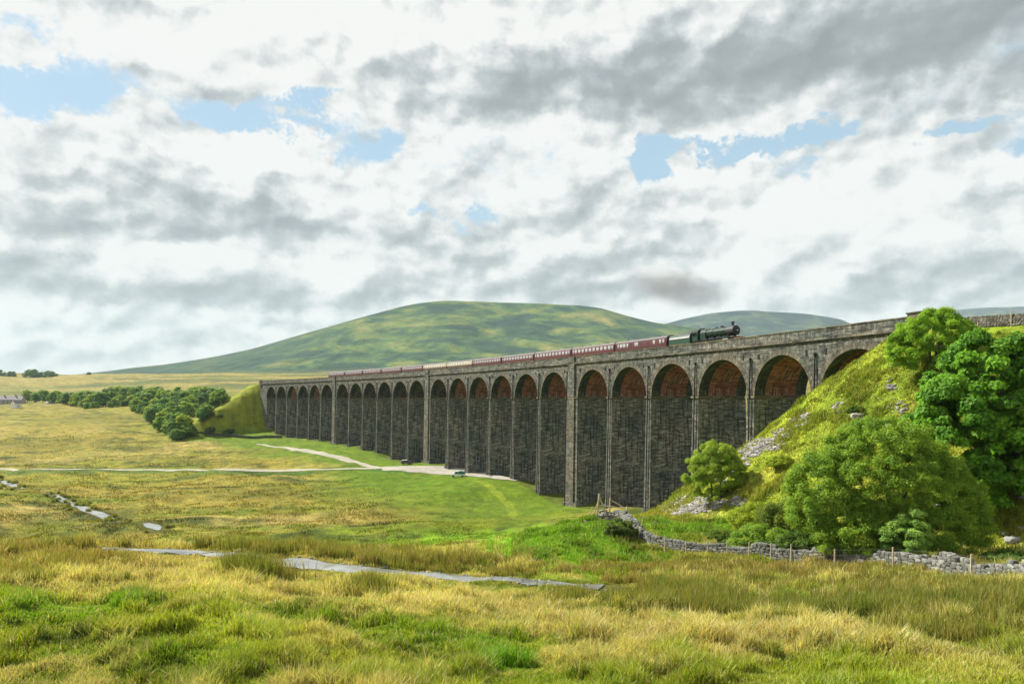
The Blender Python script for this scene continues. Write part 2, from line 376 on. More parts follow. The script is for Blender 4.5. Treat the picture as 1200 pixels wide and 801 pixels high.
# ------------------------------------------------------------------ colour zones of the vegetation (albedo, world space)
LUSH = np.array((.105, .190, .014)); YG = np.array((.215, .235, .026)); OLIVE = np.array((.175, .172, .034))
STRAW = np.array((.430, .345, .175)); RUST = np.array((.215, .150, .045)); DARK = np.array((.045, .075, .014)); GOLD = np.array((.300, .255, .070))
PATCH = []     # (X, Y, rx, ry, colour, weight)
def patch(x, y, rx, ry, colr, w=1.0):
    h = hit(x, y, detail=False)
    if h is None: return
    h1 = hit(x, y - ry, detail=False) or h; h2 = hit(x, y + ry, detail=False) or h
    RY = max(0.8, min(abs(h1[1] - h2[1]) / 2, 0.35 * h[1])); RX = rx * h[1] / FP
    PATCH.append((h[0], h[1], RX, RY, colr, w))
for a in [(190,672,120,22,STRAW,1), (300,700,120,16,STRAW,.7), (520,706,150,16,STRAW,1), (700,728,150,14,STRAW,.9), (900,755,230,20,STRAW,1.2), (1010,768,120,14,STRAW,1.2), (1130,790,100,20,GOLD,.7), (560,765,60,30,LUSH,.5),
          (60,718,100,14,LUSH,.9), (150,712,60,8,LUSH,.5), (600,762,50,28,LUSH,1.0), (490,745,60,16,LUSH,.4), (160,785,150,20,LUSH,.35), (330,770,90,24,OLIVE,.4), (200,745,160,12,YG,.5), (420,785,120,12,GOLD,.5), (760,785,160,12,GOLD,.5), (60,752,60,8,DARK,.9), (300,795,120,12,DARK,.4), (980,775,40,10,LUSH,.3), (860,790,120,16,YG,.6), (1100,745,80,25,YG,.5),
          (640,661,260,7,RUST,.8), (330,646,120,8,RUST,.6), (60,645,110,12,RUST,.7), (920,670,260,8,RUST,.8), (1080,690,130,9,GOLD,.8), (830,688,150,8,GOLD,.6), (510,668,60,8,RUST,.5),
          (760,706,110,14,OLIVE,1), (1000,714,200,12,DARK,.5), (700,690,60,9,OLIVE,.6), (290,664,70,10,DARK,.45), (1140,720,100,20,OLIVE,.8),
          (560,627,90,8,LUSH*1.7,1.5), (640,624,90,11,LUSH*1.35,1.5), (700,616,50,11,LUSH*1.1,1.4), (840,622,120,20,LUSH*1.2,1.4), (800,604,90,6,YG,.9), (1000,650,90,10,LUSH,1), (1170,610,60,30,YG,1),
          (370,607,130,9,STRAW,.75), (470,600,80,12,OLIVE,.8), (230,590,120,10,GOLD,.6), (100,560,140,7,YG,.6), (60,605,60,8,DARK,.35), (140,616,80,9,DARK,.4), (300,577,120,8,OLIVE,.8), (480,570,110,9,LUSH,.55), (420,590,120,8,LUSH,.35),
          (330,540,100,9,GOLD,.7), (250,520,60,10,STRAW,.45), (60,500,110,8,GOLD,.55), (60,520,130,6,OLIVE,.7), (130,490,80,5,OLIVE,.7), (130,535,160,7,STRAW,.35), (340,528,50,6,OLIVE,.5), (60,478,120,4,GOLD,.7)]:
    patch(*a)
TROD = None
LATE = []
def zone(X, Y, sw=None):
    X = np.asarray(X, float).ravel(); Y = np.asarray(Y, float).ravel(); r = np.hypot(X, Y)
    n1 = fbm(X / 11, Y / 7, 41, 4); n2 = fbm(X / 2.3, Y / 2.3, 43, 4); n3 = fbm(X / 60, Y / 24, 45, 4); n4 = fbm(X / 6, Y / 3.2, 47, 4)
    def mx(c, t, k): k = np.clip(k, 0, 1)[:, None]; return c * (1 - k) + t * k
    near = 1 - sstep(70, 120, r)
    c = np.tile(YG, (len(X), 1))
    c = mx(c, OLIVE, sstep(.40, .62, n1)); c = mx(c, GOLD, sstep(.54, .70, n4) * .8)
    c = mx(c, LUSH, sstep(.50, .66, fbm(X / 5, Y / 4, 51, 4)) * near * .4); c = mx(c, DARK * 1.3, sstep(.58, .70, fbm(X / 1.6, Y / 1.3, 52, 4)) * near * .45); c = mx(c, STRAW, sstep(.48, .64, fbm(X / 2.6, Y / 1.6, 54, 4)) * near * .75)
    # moor: straw and gold sweeps with darker wet hollows
    far = 1 - near
    c = mx(c, GOLD, far * sstep(.42, .60, n3) * .75); c = mx(c, STRAW, far * sstep(.56, .74, fbm(X / 34, Y / 17, 53, 5)) * .6)
    c = mx(c, LUSH, far * sstep(.52, .68, fbm(X / 45, Y / 20, 55, 4)) * .6 * (1 - sstep(260, 420, r)))
    c = mx(c, DARK, far * sstep(.56, .70, fbm(X / 15, Y / 7, 57, 5)) * .8)
    vf = sstep(850, 1500, r)
    c = mx(c, np.array((.36, .30, .11)), vf * .75)
    c = mx(c, np.array((.11, .13, .05)), vf * sstep(.54, .62, fbm(X / 420, Y / 60, 59, 4)) * .9)
    c = mx(c, np.array((.15, .19, .05)), vf * sstep(.50, .6, fbm(X / 300, Y / 110, 61, 3)) * .6)
    j = (fbm(X / np.maximum(1.2, r * .02), Y / np.maximum(1.2, r * .03), 63, 4) - .5)
    for (px, py, rx, ry, colr, w) in PATCH:
        q = ((X - px) / rx) ** 2 + ((Y - py) / ry) ** 2
        c = mx(c, colr, np.minimum(w, 1.15) * sstep(1.25, .25, q ** .5 + j * 1.5))
    if sw is None: sw = line_sd(X, Y)
    s, w = sw
    lw = sstep(-52, -22, w + (n3 - .5) * 40) * sstep(14, 3, w) * sstep(48, 75, s) * sstep(520, 400, s)
    c = mx(c, np.array((.115, .205, .015)), lw * .9)
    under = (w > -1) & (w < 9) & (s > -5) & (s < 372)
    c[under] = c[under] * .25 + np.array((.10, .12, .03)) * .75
    # embankment
    e = emb_z(X, Y); b = base_z(X, Y); k = sstep(-1, 3, e - b) * (s < 200)
    ec = mx(np.tile(np.array((.185, .220, .022)), (len(X), 1)), np.array((.13, .17, .016)), sstep(.44, .62, n4) * .8)
    ec = mx(ec, np.array((.30, .27, .05)), sstep(.58, .70, n1) * .5)
    c = mx(c, ec, k * .9)
    kf = sstep(-1, 3, e - b) * (s > 200)
    c = mx(c, np.array((.24, .27, .04)), kf * .9)
    c = c * (0.60 + 0.80 * n2)[:, None] * np.array((1.12, 1.20, .85))
    tone = mx(np.tile(np.array((1.0, 1.0, 1.0)), (len(X), 1)), np.array((.66, .60, .52)), sstep(90, 150, r) * (1 - k)); tone = tone * (1 - .12 * sstep(600, 1200, r))[:, None]
    c = c * tone
    return c

# ------------------------------------------------------------------ ground materials
def ground_material():
    m, nt, b, out = new_mat('moor_grass_ground')
    a = N_(nt, 'ShaderNodeVertexColor', layer_name='Col'); geo = N_(nt, 'ShaderNodeNewGeometry')
    n = N_(nt, 'ShaderNodeTexNoise', i_Scale=1.7, i_Detail=8.0, i_Roughness=0.7); L_(nt, geo.outputs['Position'], n.inputs['Vector'])
    n2 = N_(nt, 'ShaderNodeTexNoise', i_Scale=0.22, i_Detail=8.0, i_Roughness=0.72); L_(nt, geo.outputs['Position'], n2.inputs['Vector'])
    c = mixc(nt, 1.0, a.outputs[0], ramp(nt, n.outputs[0], [(.3, .62), (.5, 1.0), (.72, 1.35)]), 'MULTIPLY')
    c = mixc(nt, 1.0, c, ramp(nt, n2.outputs[0], [(.34, (.60, .72, .6)), (.5, (1.0, 1.0, 1.0)), (.68, (1.35, 1.2, 1.15))]), 'MULTIPLY')
    L_(nt, c, b.inputs['Base Color']); b.inputs['Roughness'].default_value = .95; b.inputs['Specular IOR Level'].default_value = .1
    bu = N_(nt, 'ShaderNodeBump', i_Strength=.9, i_Distance=.6); L_(nt, n2.outputs[0], bu.inputs['Height'])
    bu2 = N_(nt, 'ShaderNodeBump', i_Strength=.6, i_Distance=.15); L_(nt, n.outputs[0], bu2.inputs['Height']); L_(nt, bu.outputs[0], bu2.inputs['Normal'])
    L_(nt, bu2.outputs[0], b.inputs['Normal'])
    return m
M_ground = ground_material()

# polar sheet
_az = np.concatenate([np.linspace(-math.pi, -0.86, 36, endpoint=False), np.linspace(-0.86, 0.86, 620), np.linspace(0.86, math.pi, 36)[1:]])
_r = np.concatenate([[0.5, 2, 4], np.exp(np.linspace(math.log(6), math.log(1100), 560)), np.exp(np.linspace(math.log(1100), math.log(9800), 125))[1:]])
A_, R_ = np.meshgrid(_az, _r, indexing='ij')
GX = (R_ * np.sin(A_)).ravel(); GY = (R_ * np.cos(A_)).ravel()
GZ = terrain(GX, GY)
GSW = line_sd(GX, GY)
na, nr = len(_az), len(_r)
ii, jj = np.meshgrid(np.arange(na - 1), np.arange(nr - 1), indexing='ij')
q0 = (ii * nr + jj).ravel()
Q = np.stack([q0, q0 + nr, q0 + nr + 1, q0 + 1], axis=1)[:, ::-1]
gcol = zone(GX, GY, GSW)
gcol = gcol * (0.55 + .40 * sstep(34, 66, np.hypot(GX, GY)))[:, None]      # shade between the near blades painted into the ground
# the beck (photo positions put on the ground), two reaches
def strip_points(pts, step=2.0, ymin=20.0):
    px = []
    for (xa, ya), (xb, yb) in zip(pts[:-1], pts[1:]):
        n = max(1, int(abs(xb - xa) / 9)); px += [(xa + (xb - xa) * k / n, ya + (yb - ya) * k / n) for k in range(n)]
    px.append(pts[-1]); W3 = [hit(x, y, ymin=ymin) for x, y in px]; out = []
    for a, b in zip(W3[:-1], W3[1:]):
        n = max(1, int(math.dist(a[:2], b[:2]) / step))
        for k in range(n): t = k / n; out.append((a[0] + (b[0] - a[0]) * t, a[1] + (b[1] - a[1]) * t))
    out.append(W3[-1][:2]); P = np.array(out)
    for _ in range(3): P[1:-1] = (P[:-2] + 2 * P[1:-1] + P[2:]) / 4
    return P
def strip(name, P, hw, mat, lift=.1, nc=5, wob=.25, edge=None, level=False):
    n = len(P); T = np.gradient(P, axis=0); T /= np.linalg.norm(T, axis=1)[:, None]; Nn = np.stack([T[:, 1], -T[:, 0]], 1)
    hw = np.interp(np.arange(n), np.linspace(0, n - 1, len(np.atleast_1d(hw))), np.atleast_1d(hw))
    L = np.cumsum(np.r_[0, np.linalg.norm(np.diff(P, axis=0), axis=1)])
    wl = hw * (1 + wob * 2 * (fbm(L / 6, L * 0, 71, 3) - .5)); wr = hw * (1 + wob * 2 * (fbm(L / 6, L * 0 + 5, 73, 3) - .5))
    V = []; UV = []
    for i in range(nc):
        t = i / (nc - 1) * 2 - 1; o = np.where(t < 0, t * wl, t * wr); p = P + Nn * o[:, None]
        V.append(p); UV.append(np.stack([o, L], 1))
    V = np.stack(V, 1).reshape(-1, 2); UV = np.stack(UV, 1).reshape(-1, 2)
    z = terrain(V[:, 0], V[:, 1])
    if level: zz = z.reshape(n, nc).mean(1); z = np.repeat(zz, nc)
    V3 = np.column_stack([V, z + lift])
    a = (np.arange(n - 1)[:, None] * nc + np.arange(nc - 1)[None]).ravel()
    Qs = np.stack([a, a + 1, a + nc + 1, a + nc], 1)
    o = np_mesh(name, V3, None, mat, uv=UV, smooth=True, Q=Qs)
    o['kind'] = 'structure'
    return o
BECK1A = strip_points([(-60, 547), (0, 563), (14, 567), (27, 572)], 1.2); BECK1B = strip_points([(56, 578), (70, 583), (85, 590), (100, 597), (118, 603), (137, 611)], 1.2, 100); BECK1C = strip_points([(171, 613), (178, 616), (186, 621)], 1.0, 100)
BECK1 = np.concatenate([BECK1A, BECK1B, BECK1C])
BECK2 = strip_points([(120, 644), (185, 643), (240, 648), (300, 653), (350, 661), (400, 666), (460, 671), (540, 676), (610, 682), (705, 688)], .8)
BECK3 = strip_points([(860, 703), (920, 709), (975, 712), (1040, 717), (1085, 719)], .8)
BW1, BW2, BW3 = [1.9, 2.3, 2.0, 2.3, 1.3], [.9, .9, 1.0, 1.3, 1.1, 1.0], [.3, .6, .5, .3]
def beck_dist(X, Y, P):
    X = np.asarray(X).ravel(); Y = np.asarray(Y).ravel(); d = np.full(len(X), 1e6)
    m = np.where((X > P[:, 0].min() - 8) & (X < P[:, 0].max() + 8) & (Y > P[:, 1].min() - 8) & (Y < P[:, 1].max() + 8))[0]
    for a in range(0, len(m), 50000):
        k = m[a:a+50000]; d[k] = np.sqrt(((X[k, None] - P[None, :, 0]) ** 2 + (Y[k, None] - P[None, :, 1]) ** 2).min(1))
    return d
# bed: ground a little lower under the water, banks a little higher
for P, w in ((BECK1, 2.0), (BECK2, 1.25), (BECK3, .5)):
    d = beck_dist(GX, GY, P); GZ = GZ - .03 * sstep(w + .9, w - .3, d)
    gcol = np.where((d < w + 1.1)[:, None], gcol * .55, gcol)
TRACK1 = strip_points([(x, 549.5 + .0045 * min(x, 330) - .025 * max(0, x - 340)) for x in range(-80, 470, 18)] + [(480, 548)], 3, 110)
TRACK2 = strip_points([(300, 520), (345, 526), (375, 531), (402, 537), (425, 544), (445, 549)], 3, 110)
YARD = strip_points([(440, 548), (475, 548), (510, 550), (545, 554), (580, 559), (606, 563)], 2, 110)
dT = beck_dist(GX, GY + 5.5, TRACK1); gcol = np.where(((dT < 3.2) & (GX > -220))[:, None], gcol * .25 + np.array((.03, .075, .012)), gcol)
dP = beck_dist(GX, GY, strip_points([(562, 563), (575, 572), (590, 584), (600, 596), (604, 606)], 2)); gcol = np.where((dP < 1.3)[:, None], gcol * .6 + np.array((.09, .11, .01)), gcol)
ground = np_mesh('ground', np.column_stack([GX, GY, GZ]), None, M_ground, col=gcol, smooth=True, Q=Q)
ground['kind'] = 'structure'

def gravel_mat(name, c1, c2, rough=.95):
    m, nt, b, out = new_mat(name); geo = N_(nt, 'ShaderNodeNewGeometry')
    n = N_(nt, 'ShaderNodeTexNoise', i_Scale=2.5, i_Detail=8.0, i_Roughness=.7); L_(nt, geo.outputs['Position'], n.inputs['Vector'])
    n2 = N_(nt, 'ShaderNodeTexNoise', i_Scale=.35, i_Detail=4.0); L_(nt, geo.outputs['Position'], n2.inputs['Vector'])
    c = mixc(nt, 1.0, ramp(nt, n.outputs[0], [(.3, c2), (.7, c1)]), ramp(nt, n2.outputs[0], [(.35, (.75, .8, .7)), (.65, (1.1, 1.1, 1.1))]), 'MULTIPLY')
    L_(nt, c, b.inputs['Base Color']); b.inputs['Roughness'].default_value = rough
    bu = N_(nt, 'ShaderNodeBump', i_Strength=.4, i_Distance=.05); L_(nt, n.outputs[0], bu.inputs['Height']); L_(nt, bu.outputs[0], b.inputs['Normal'])
    return m
M_gravel = gravel_mat('pale_gravel', (.36, .33, .26), (.22, .20, .15)); M_yard = gravel_mat('yard_gravel', (.36, .32, .28), (.22, .20, .17))
def water_mat():
    m, nt, b, out = new_mat('beck_water'); geo = N_(nt, 'ShaderNodeNewGeometry')
    n = N_(nt, 'ShaderNodeTexNoise', i_Scale=.5, i_Detail=6.0, i_Roughness=.6); L_(nt, geo.outputs['Position'], n.inputs['Vector'])
    L_(nt, ramp(nt, n.outputs[0], [(.35, (.13, .14, .13)), (.5, (.19, .20, .19)), (.7, (.25, .26, .25))]), b.inputs['Base Color'])
    L_(nt, ramp(nt, n.outputs[0], [(.4, .12), (.7, .45)]), b.inputs['Roughness']); b.inputs['IOR'].default_value = 1.33
    b.inputs['Specular IOR Level'].default_value = .8
    bu = N_(nt, 'ShaderNodeBump', i_Strength=.12, i_Distance=.05); L_(nt, n.outputs[0], bu.inputs['Height']); L_(nt, bu.outputs[0], b.inputs['Normal'])
    return m
M_water = water_mat()
strip('stream', BECK1A, [1.2, 1.4, 1.2, .3], M_water, .06, wob=.4); strip('stream', BECK1B, [.4, 1.1, 1.5, 1.3, 1.6, .9, .2], M_water, .06, wob=.4); strip('stream', BECK1C, [.6, 1.6, 1.4, .3], M_water, .06)
strip('stream', BECK2, BW2, M_water, .03, wob=.45)
strip('stream', BECK3, BW3, M_water, .02)
strip('path', TRACK1, [1.5, 1.3, 1.5, 1.6], M_gravel, .12)
strip('path', TRACK2, [.6, 2.0, 2.6, 2.2, 2.0], M_gravel, .12)
strip('gravel_yard', YARD, [2, 5, 6.5, 6.5, 4, 1], M_yard, .14, nc=9)

# ------------------------------------------------------------------ distant hills
def hill(name, prof, Yr, depth_f, depth_b, mat, seed, foot=-20, rough=1.0, nx=420, ny=150):
    """ridge running roughly across at distance Yr, skyline given in photo px, real cross-section in depth"""
    xs = np.array([p[0] for p in prof], float); ys = np.array([p[1] for p in prof], float)
    X = np.linspace((xs[0] - 600) / FP * Yr, (xs[-1] - 600) / FP * Yr, nx)
    Zr = np.interp((X / Yr * FP) + 600, xs, (HY - ys) / FP * Yr)
    k = np.hanning(9); k /= k.sum(); Zr = np.convolve(np.pad(Zr, 4, mode='edge'), k, 'valid')
    T = np.concatenate([np.linspace(-1, 0, int(ny * .75)), np.linspace(0, 1, int(ny * .25))[1:]])
    XX, TT = np.meshgrid(X, T, indexing='ij'); Zrr = np.repeat(Zr[:, None], len(T), 1)
    ridge = Yr + (fbm(XX / 900, XX * 0, seed, 3) - .5) * 300
    YY = ridge + np.where(TT < 0, TT * depth_f, TT * depth_b)
    t = 1 - np.abs(TT)
    shape = np.where(TT < 0, .42 * t + .58 * t ** 2.3, t ** 1.5)
    shape = np.where(t > .93, shape, shape)
    g = (fbm(XX / 330, YY / 520, seed + 1, 5) - .5) * 60 * rough + (fbm(XX / 70, YY / 160, seed + 4, 4) - .5) * 16 * rough
    env = np.clip(t * 3, 0, 1) * np.clip((1 - t) * 4, 0.0, 1)
    Z = foot + (Zrr - foot) * shape + g * env * np.clip(Zrr / 200, .1, 1)
    V = np.column_stack([XX.ravel(), YY.ravel(), Z.ravel()])
    n1, n2 = XX.shape; a = (np.arange(n1 - 1)[:, None] * n2 + np.arange(n2 - 1)[None]).ravel()
    o = np_mesh(name, V, None, mat, smooth=True, Q=np.stack([a, a + n2, a + n2 + 1, a + 1], 1))
    o['kind'] = 'structure'; return o
def hill_mat(name, stops, sc=1.0, tint2=None):
    m, nt, b, out = new_mat(name); geo = N_(nt, 'ShaderNodeNewGeometry')
    mp = N_(nt, 'ShaderNodeMapping'); mp.inputs['Scale'].default_value = (.0016 * sc, .0012 * sc, .005 * sc); mp.inputs['Rotation'].default_value = (0, R(18), 0); L_(nt, geo.outputs['Position'], mp.inputs[0])
    n = N_(nt, 'ShaderNodeTexNoise', i_Scale=2.6, i_Detail=9.0, i_Roughness=.66, i_Distortion=.4); L_(nt, mp.outputs[0], n.inputs['Vector'])
    c = ramp(nt, n.outputs[0], stops)
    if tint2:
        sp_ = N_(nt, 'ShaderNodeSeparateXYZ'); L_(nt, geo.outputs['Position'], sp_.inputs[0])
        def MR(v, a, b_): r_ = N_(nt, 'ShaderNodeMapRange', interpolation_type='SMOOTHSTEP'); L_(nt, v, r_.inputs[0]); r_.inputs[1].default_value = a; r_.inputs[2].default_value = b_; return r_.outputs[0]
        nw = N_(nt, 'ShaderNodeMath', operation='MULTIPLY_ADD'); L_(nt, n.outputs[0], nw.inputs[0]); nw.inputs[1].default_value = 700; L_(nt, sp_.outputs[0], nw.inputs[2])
        c = mixc(nt, MR(nw.outputs[0], -250, -900), c, mixc(nt, .75, c, (.022, .052, .036)))      # cloud shadow on the left shoulder, painted in as a dark heather tone
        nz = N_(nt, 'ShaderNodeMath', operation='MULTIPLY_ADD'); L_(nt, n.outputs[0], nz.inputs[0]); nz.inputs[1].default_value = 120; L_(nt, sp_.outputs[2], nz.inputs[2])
        c = mixc(nt, MR(nz.outputs[0], 175, 120), c, (.21, .19, .065))      # sunlit foot, its light put into a pale pasture colour
    n2 = N_(nt, 'ShaderNodeTexNoise', i_Scale=.011, i_Detail=9.0, i_Roughness=.75); L_(nt, geo.outputs['Position'], n2.inputs['Vector'])
    c = mixc(nt, 1.0, c, ramp(nt, n2.outputs[0], [(.36, (.55, .62, .6)), (.5, (1, 1, 1)), (.66, (1.4, 1.3, 1.2))]), 'MULTIPLY')
    L_(nt, c, b.inputs['Base Color']); b.inputs['Roughness'].default_value = 1; b.inputs['Specular IOR Level'].default_value = .05
    bu = N_(nt, 'ShaderNodeBump', i_Strength=1.0, i_Distance=12); L_(nt, n2.outputs[0], bu.inputs['Height']); L_(nt, bu.outputs[0], b.inputs['Normal'])
    return m
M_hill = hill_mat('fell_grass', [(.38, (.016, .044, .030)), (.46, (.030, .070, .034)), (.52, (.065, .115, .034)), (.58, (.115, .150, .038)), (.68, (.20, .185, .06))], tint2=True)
M_hill2 = hill_mat('far_fell', [(.38, (.012, .030, .040)), (.5, (.028, .058, .052)), (.62, (.09, .12, .06))])
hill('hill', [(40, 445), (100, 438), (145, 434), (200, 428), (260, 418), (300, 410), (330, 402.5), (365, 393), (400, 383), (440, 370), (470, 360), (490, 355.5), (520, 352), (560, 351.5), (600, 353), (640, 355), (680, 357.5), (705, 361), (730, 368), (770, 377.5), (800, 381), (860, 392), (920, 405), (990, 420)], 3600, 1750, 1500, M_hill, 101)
hill('far_hill', [(640, 420), (700, 400), (740, 389), (780, 379), (800, 374), (830, 368), (860, 365.5), (885, 365), (910, 366), (940, 368), (970, 372.5), (985, 375), (1000, 381), (1020, 392), (1060, 404), (1120, 415)], 5600, 2400, 1800, M_hill2, 131)
hill('distant_plateau', [(980, 420), (1040, 390), (1090, 369), (1120, 362.5), (1160, 360), (1200, 358.5), (1260, 357), (1340, 358), (1420, 366), (1500, 380)], 7600, 2300, 1800, M_hill2, 161)

# ------------------------------------------------------------------ light and sky
SUN_AZ, SUN_EL = R(-60), R(43)       # azimuth from +Y towards +X
EXPO = 1.05
to_sun = Vector((math.sin(SUN_AZ) * math.cos(SUN_EL), math.cos(SUN_AZ) * math.cos(SUN_EL), math.sin(SUN_EL)))
sl = bpy.data.lights.new('sun', 'SUN'); sl.energy = 5.0; sl.angle = R(.6); sl.color = (1.0, .95, .86)
so = bpy.data.objects.new('sun', sl); link(so); so.rotation_euler = to_sun.to_track_quat('Z', 'Y').to_euler(); so.location = (-60, 60, 90)
world = bpy.data.worlds.new('World'); scene.world = world; world.use_nodes = True
def build_sky():
    nt = world.node_tree; nt.nodes.clear()
    out = nt.nodes.new('ShaderNodeOutputWorld'); bg = nt.nodes.new('ShaderNodeBackground'); L_(nt, bg.outputs[0], out.inputs[0])
    BS = .10; bg.inputs['Strength'].default_value = BS
    sky = N_(nt, 'ShaderNodeTexSky', sky_type='NISHITA', sun_disc=False); sky.sun_elevation = SUN_EL; sky.sun_rotation = SUN_AZ
    sky.air_density = 1.0; sky.dust_density = .6; sky.ozone_density = 1.2
    tc = N_(nt, 'ShaderNodeTexCoord'); D = tc.outputs['Generated']
    sep = N_(nt, 'ShaderNodeSeparateXYZ'); L_(nt, D, sep.inputs[0])
    def M(op, a, b=None, c=None):
        n = N_(nt, 'ShaderNodeMath', operation=op)
        for i, v in enumerate((a, b, c)):
            if v is None: continue
            if isinstance(v, (int, float)): n.inputs[i].default_value = v
            else: L_(nt, v, n.inputs[i])
        return n.outputs[0]
    x, y, z = sep.outputs
    zc = M('MAXIMUM', z, 0.0)
    az = M('ARCTAN2', x, y); el = M('ARCSINE', z)
    inv = M('DIVIDE', 1.0, M('ADD', zc, .16))
    comb = N_(nt, 'ShaderNodeCombineXYZ'); L_(nt, M('MULTIPLY', x, inv), comb.inputs[0]); L_(nt, M('MULTIPLY', y, inv), comb.inputs[1]); comb.inputs[2].default_value = 3.7
    P = comb.outputs[0]
    # angular coordinates with stretch for the layered lower sky
    comb2 = N_(nt, 'ShaderNodeCombineXYZ'); L_(nt, az, comb2.inputs[0]); L_(nt, M('MULTIPLY', el, 1.2), comb2.inputs[1]); comb2.inputs[2].default_value = 1.3
    Q_ = comb2.outputs[0]
    def noise(vec, sc, det=8.0, ro=.55, dist=0.0, off=(0, 0, 0)):
        m = N_(nt, 'ShaderNodeMapping'); m.inputs['Location'].default_value = off; L_(nt, vec, m.inputs[0])
        n = N_(nt, 'ShaderNodeTexNoise', i_Scale=sc, i_Detail=det, i_Roughness=ro, i_Distortion=dist); L_(nt, m.outputs[0], n.inputs['Vector']); return n.outputs[0], n.outputs['Color']
    w1, _ = noise(Q_, 4.5, 6, .68, 0, (4, 1, 0)); w2, _ = noise(Q_, 4.5, 6, .68, 0, (9, 5, 2))
    azw = M('ADD', az, M('MULTIPLY', M('SUBTRACT', w1, .5), .42)); elw = M('ADD', el, M('MULTIPLY', M('SUBTRACT', w2, .5), .22))
    AE = N_(nt, 'ShaderNodeCombineXYZ'); L_(nt, azw, AE.inputs[0]); L_(nt, elw, AE.inputs[1]); AE = AE.outputs[0]
    AD = N_(nt, 'ShaderNodeCombineXYZ'); L_(nt, M('ADD', az, M('MULTIPLY', M('SUBTRACT', w1, .5), .20)), AD.inputs[0]); L_(nt, M('ADD', el, M('MULTIPLY', M('SUBTRACT', w2, .5), .11)), AD.inputs[1]); AD = AD.outputs[0]
    cur = [AE]
    def blob(px, py, rx, ry, wgt, tilt=0.0):
        a0 = math.atan2(px - 600, FP); hyp = math.hypot(FP, px - 600); e0 = math.atan2(HY - py, hyp)
        ra = rx / FP * math.cos(a0) ** 2; re = ry / hyp
        v = N_(nt, 'ShaderNodeVectorMath', operation='MULTIPLY_ADD'); L_(nt, cur[0], v.inputs[0]); v.inputs[1].default_value = (1 / ra, 1 / re, 0); v.inputs[2].default_value = (-a0 / ra, -e0 / re, 0)
        l = N_(nt, 'ShaderNodeVectorMath', operation='LENGTH'); L_(nt, v.outputs[0], l.inputs[0])
        r_ = N_(nt, 'ShaderNodeMapRange', interpolation_type='SMOOTHSTEP'); L_(nt, l.outputs['Value'], r_.inputs[0]); r_.inputs[1].default_value = 1.9; r_.inputs[2].default_value = 0.0; r_.inputs[3].default_value = 0.0; r_.inputs[4].default_value = wgt
        return r_.outputs[0]
    def total(L):
        s = L[0]
        for k in L[1:]: s = M('ADD', s, k)
        return s
    def vor(off, sc, det=1.5):
        m = N_(nt, 'ShaderNodeMapping'); m.inputs['Location'].default_value = off; L_(nt, QW, m.inputs[0])
        v_ = N_(nt, 'ShaderNodeTexVoronoi', voronoi_dimensions='2D', feature='SMOOTH_F1', normalize=True); v_.inputs['Scale'].default_value = sc; v_.inputs['Detail'].default_value = det; v_.inputs['Roughness'].default_value = .55; v_.inputs['Smoothness'].default_value = .35
        L_(nt, m.outputs[0], v_.inputs['Vector']); return v_.outputs['Distance']
    qc = N_(nt, 'ShaderNodeCombineXYZ'); L_(nt, M('ADD', az, M('MULTIPLY', M('SUBTRACT', w1, .5), .10)), qc.inputs[0]); L_(nt, M('MULTIPLY', M('ADD', el, M('MULTIPLY', M('SUBTRACT', w2, .5), .06)), 1.5), qc.inputs[1]); QW = qc.outputs[0]
    v1 = vor((0, 0, 0), 11); v2 = vor((-.010, .016, 0), 11)
    puff = M('MULTIPLY', M('SUBTRACT', v1, v2), 1.6)
    n1, _ = noise(P, 1.15, 6, .58, 0); n2, _ = noise(Q_, 7.5, 7, .70, 0, (2, 7, 0))
    dens = M('ADD', M('ADD', M('MULTIPLY', M('SUBTRACT', n1, .5), .8), M('MULTIPLY', M('SUBTRACT', n2, .5), 1.3)), M('MULTIPLY', M('SUBTRACT', .45, v1), .55))
    gaps = total([blob(60, 112, 120, 26, .80), blob(230, 112, 100, 18, .62), blob(340, 132, 60, 18, .6), blob(430, 180, 44, 24, .66), blob(40, 20, 60, 22, .5), blob(250, 24, 50, 10, .5), blob(-120, 110, 120, 60, .5),
                  blob(750, 190, 24, 26, .72), blob(850, 182, 100, 8, .5), blob(940, 206, 36, 15, .66), blob(950, 160, 50, 16, .55), blob(1150, 148, 50, 10, .6), blob(530, 262, 26, 9, .5), blob(1290, 160, 80, 20, .5), blob(445, 230, 20, 7, .4)])
    add = total([blob(600, 60, 400, 60, .5), blob(190, 200, 230, 60, .5), blob(20, 50, 26, 24, .35), blob(840, 215, 200, 14, .2), blob(600, 330, 900, 70, .5), blob(840, 150, 200, 10, .2), blob(340, 150, 20, 16, .3)])
    cov = M('ADD', M('ADD', dens, .24), M('SUBTRACT', add, gaps))
    mask = N_(nt, 'ShaderNodeMapRange', interpolation_type='SMOOTHSTEP'); L_(nt, cov, mask.inputs[0]); mask.inputs[1].default_value = -.12; mask.inputs[2].default_value = .26
    # light and dark of the cloud bodies
    na_, _ = noise(Q_, 5.0, 6, .66, 0, (1, 2, 5)); nb_, _ = noise(Q_, 5.0, 6, .66, 0, (1 - .035, 2 + .05, 5))
    relief = M('MULTIPLY', M('SUBTRACT', na_, nb_), 1.5)
    nc_, _ = noise(Q_, 2.6, 5, .55, 0, (6, 3, 1))
    # cumulus-like billows from voronoi, layered towards the horizon
    nd_, _ = noise(Q_, 19, 5, .65, 0, (3, 3, 3))
    cur[0] = AD
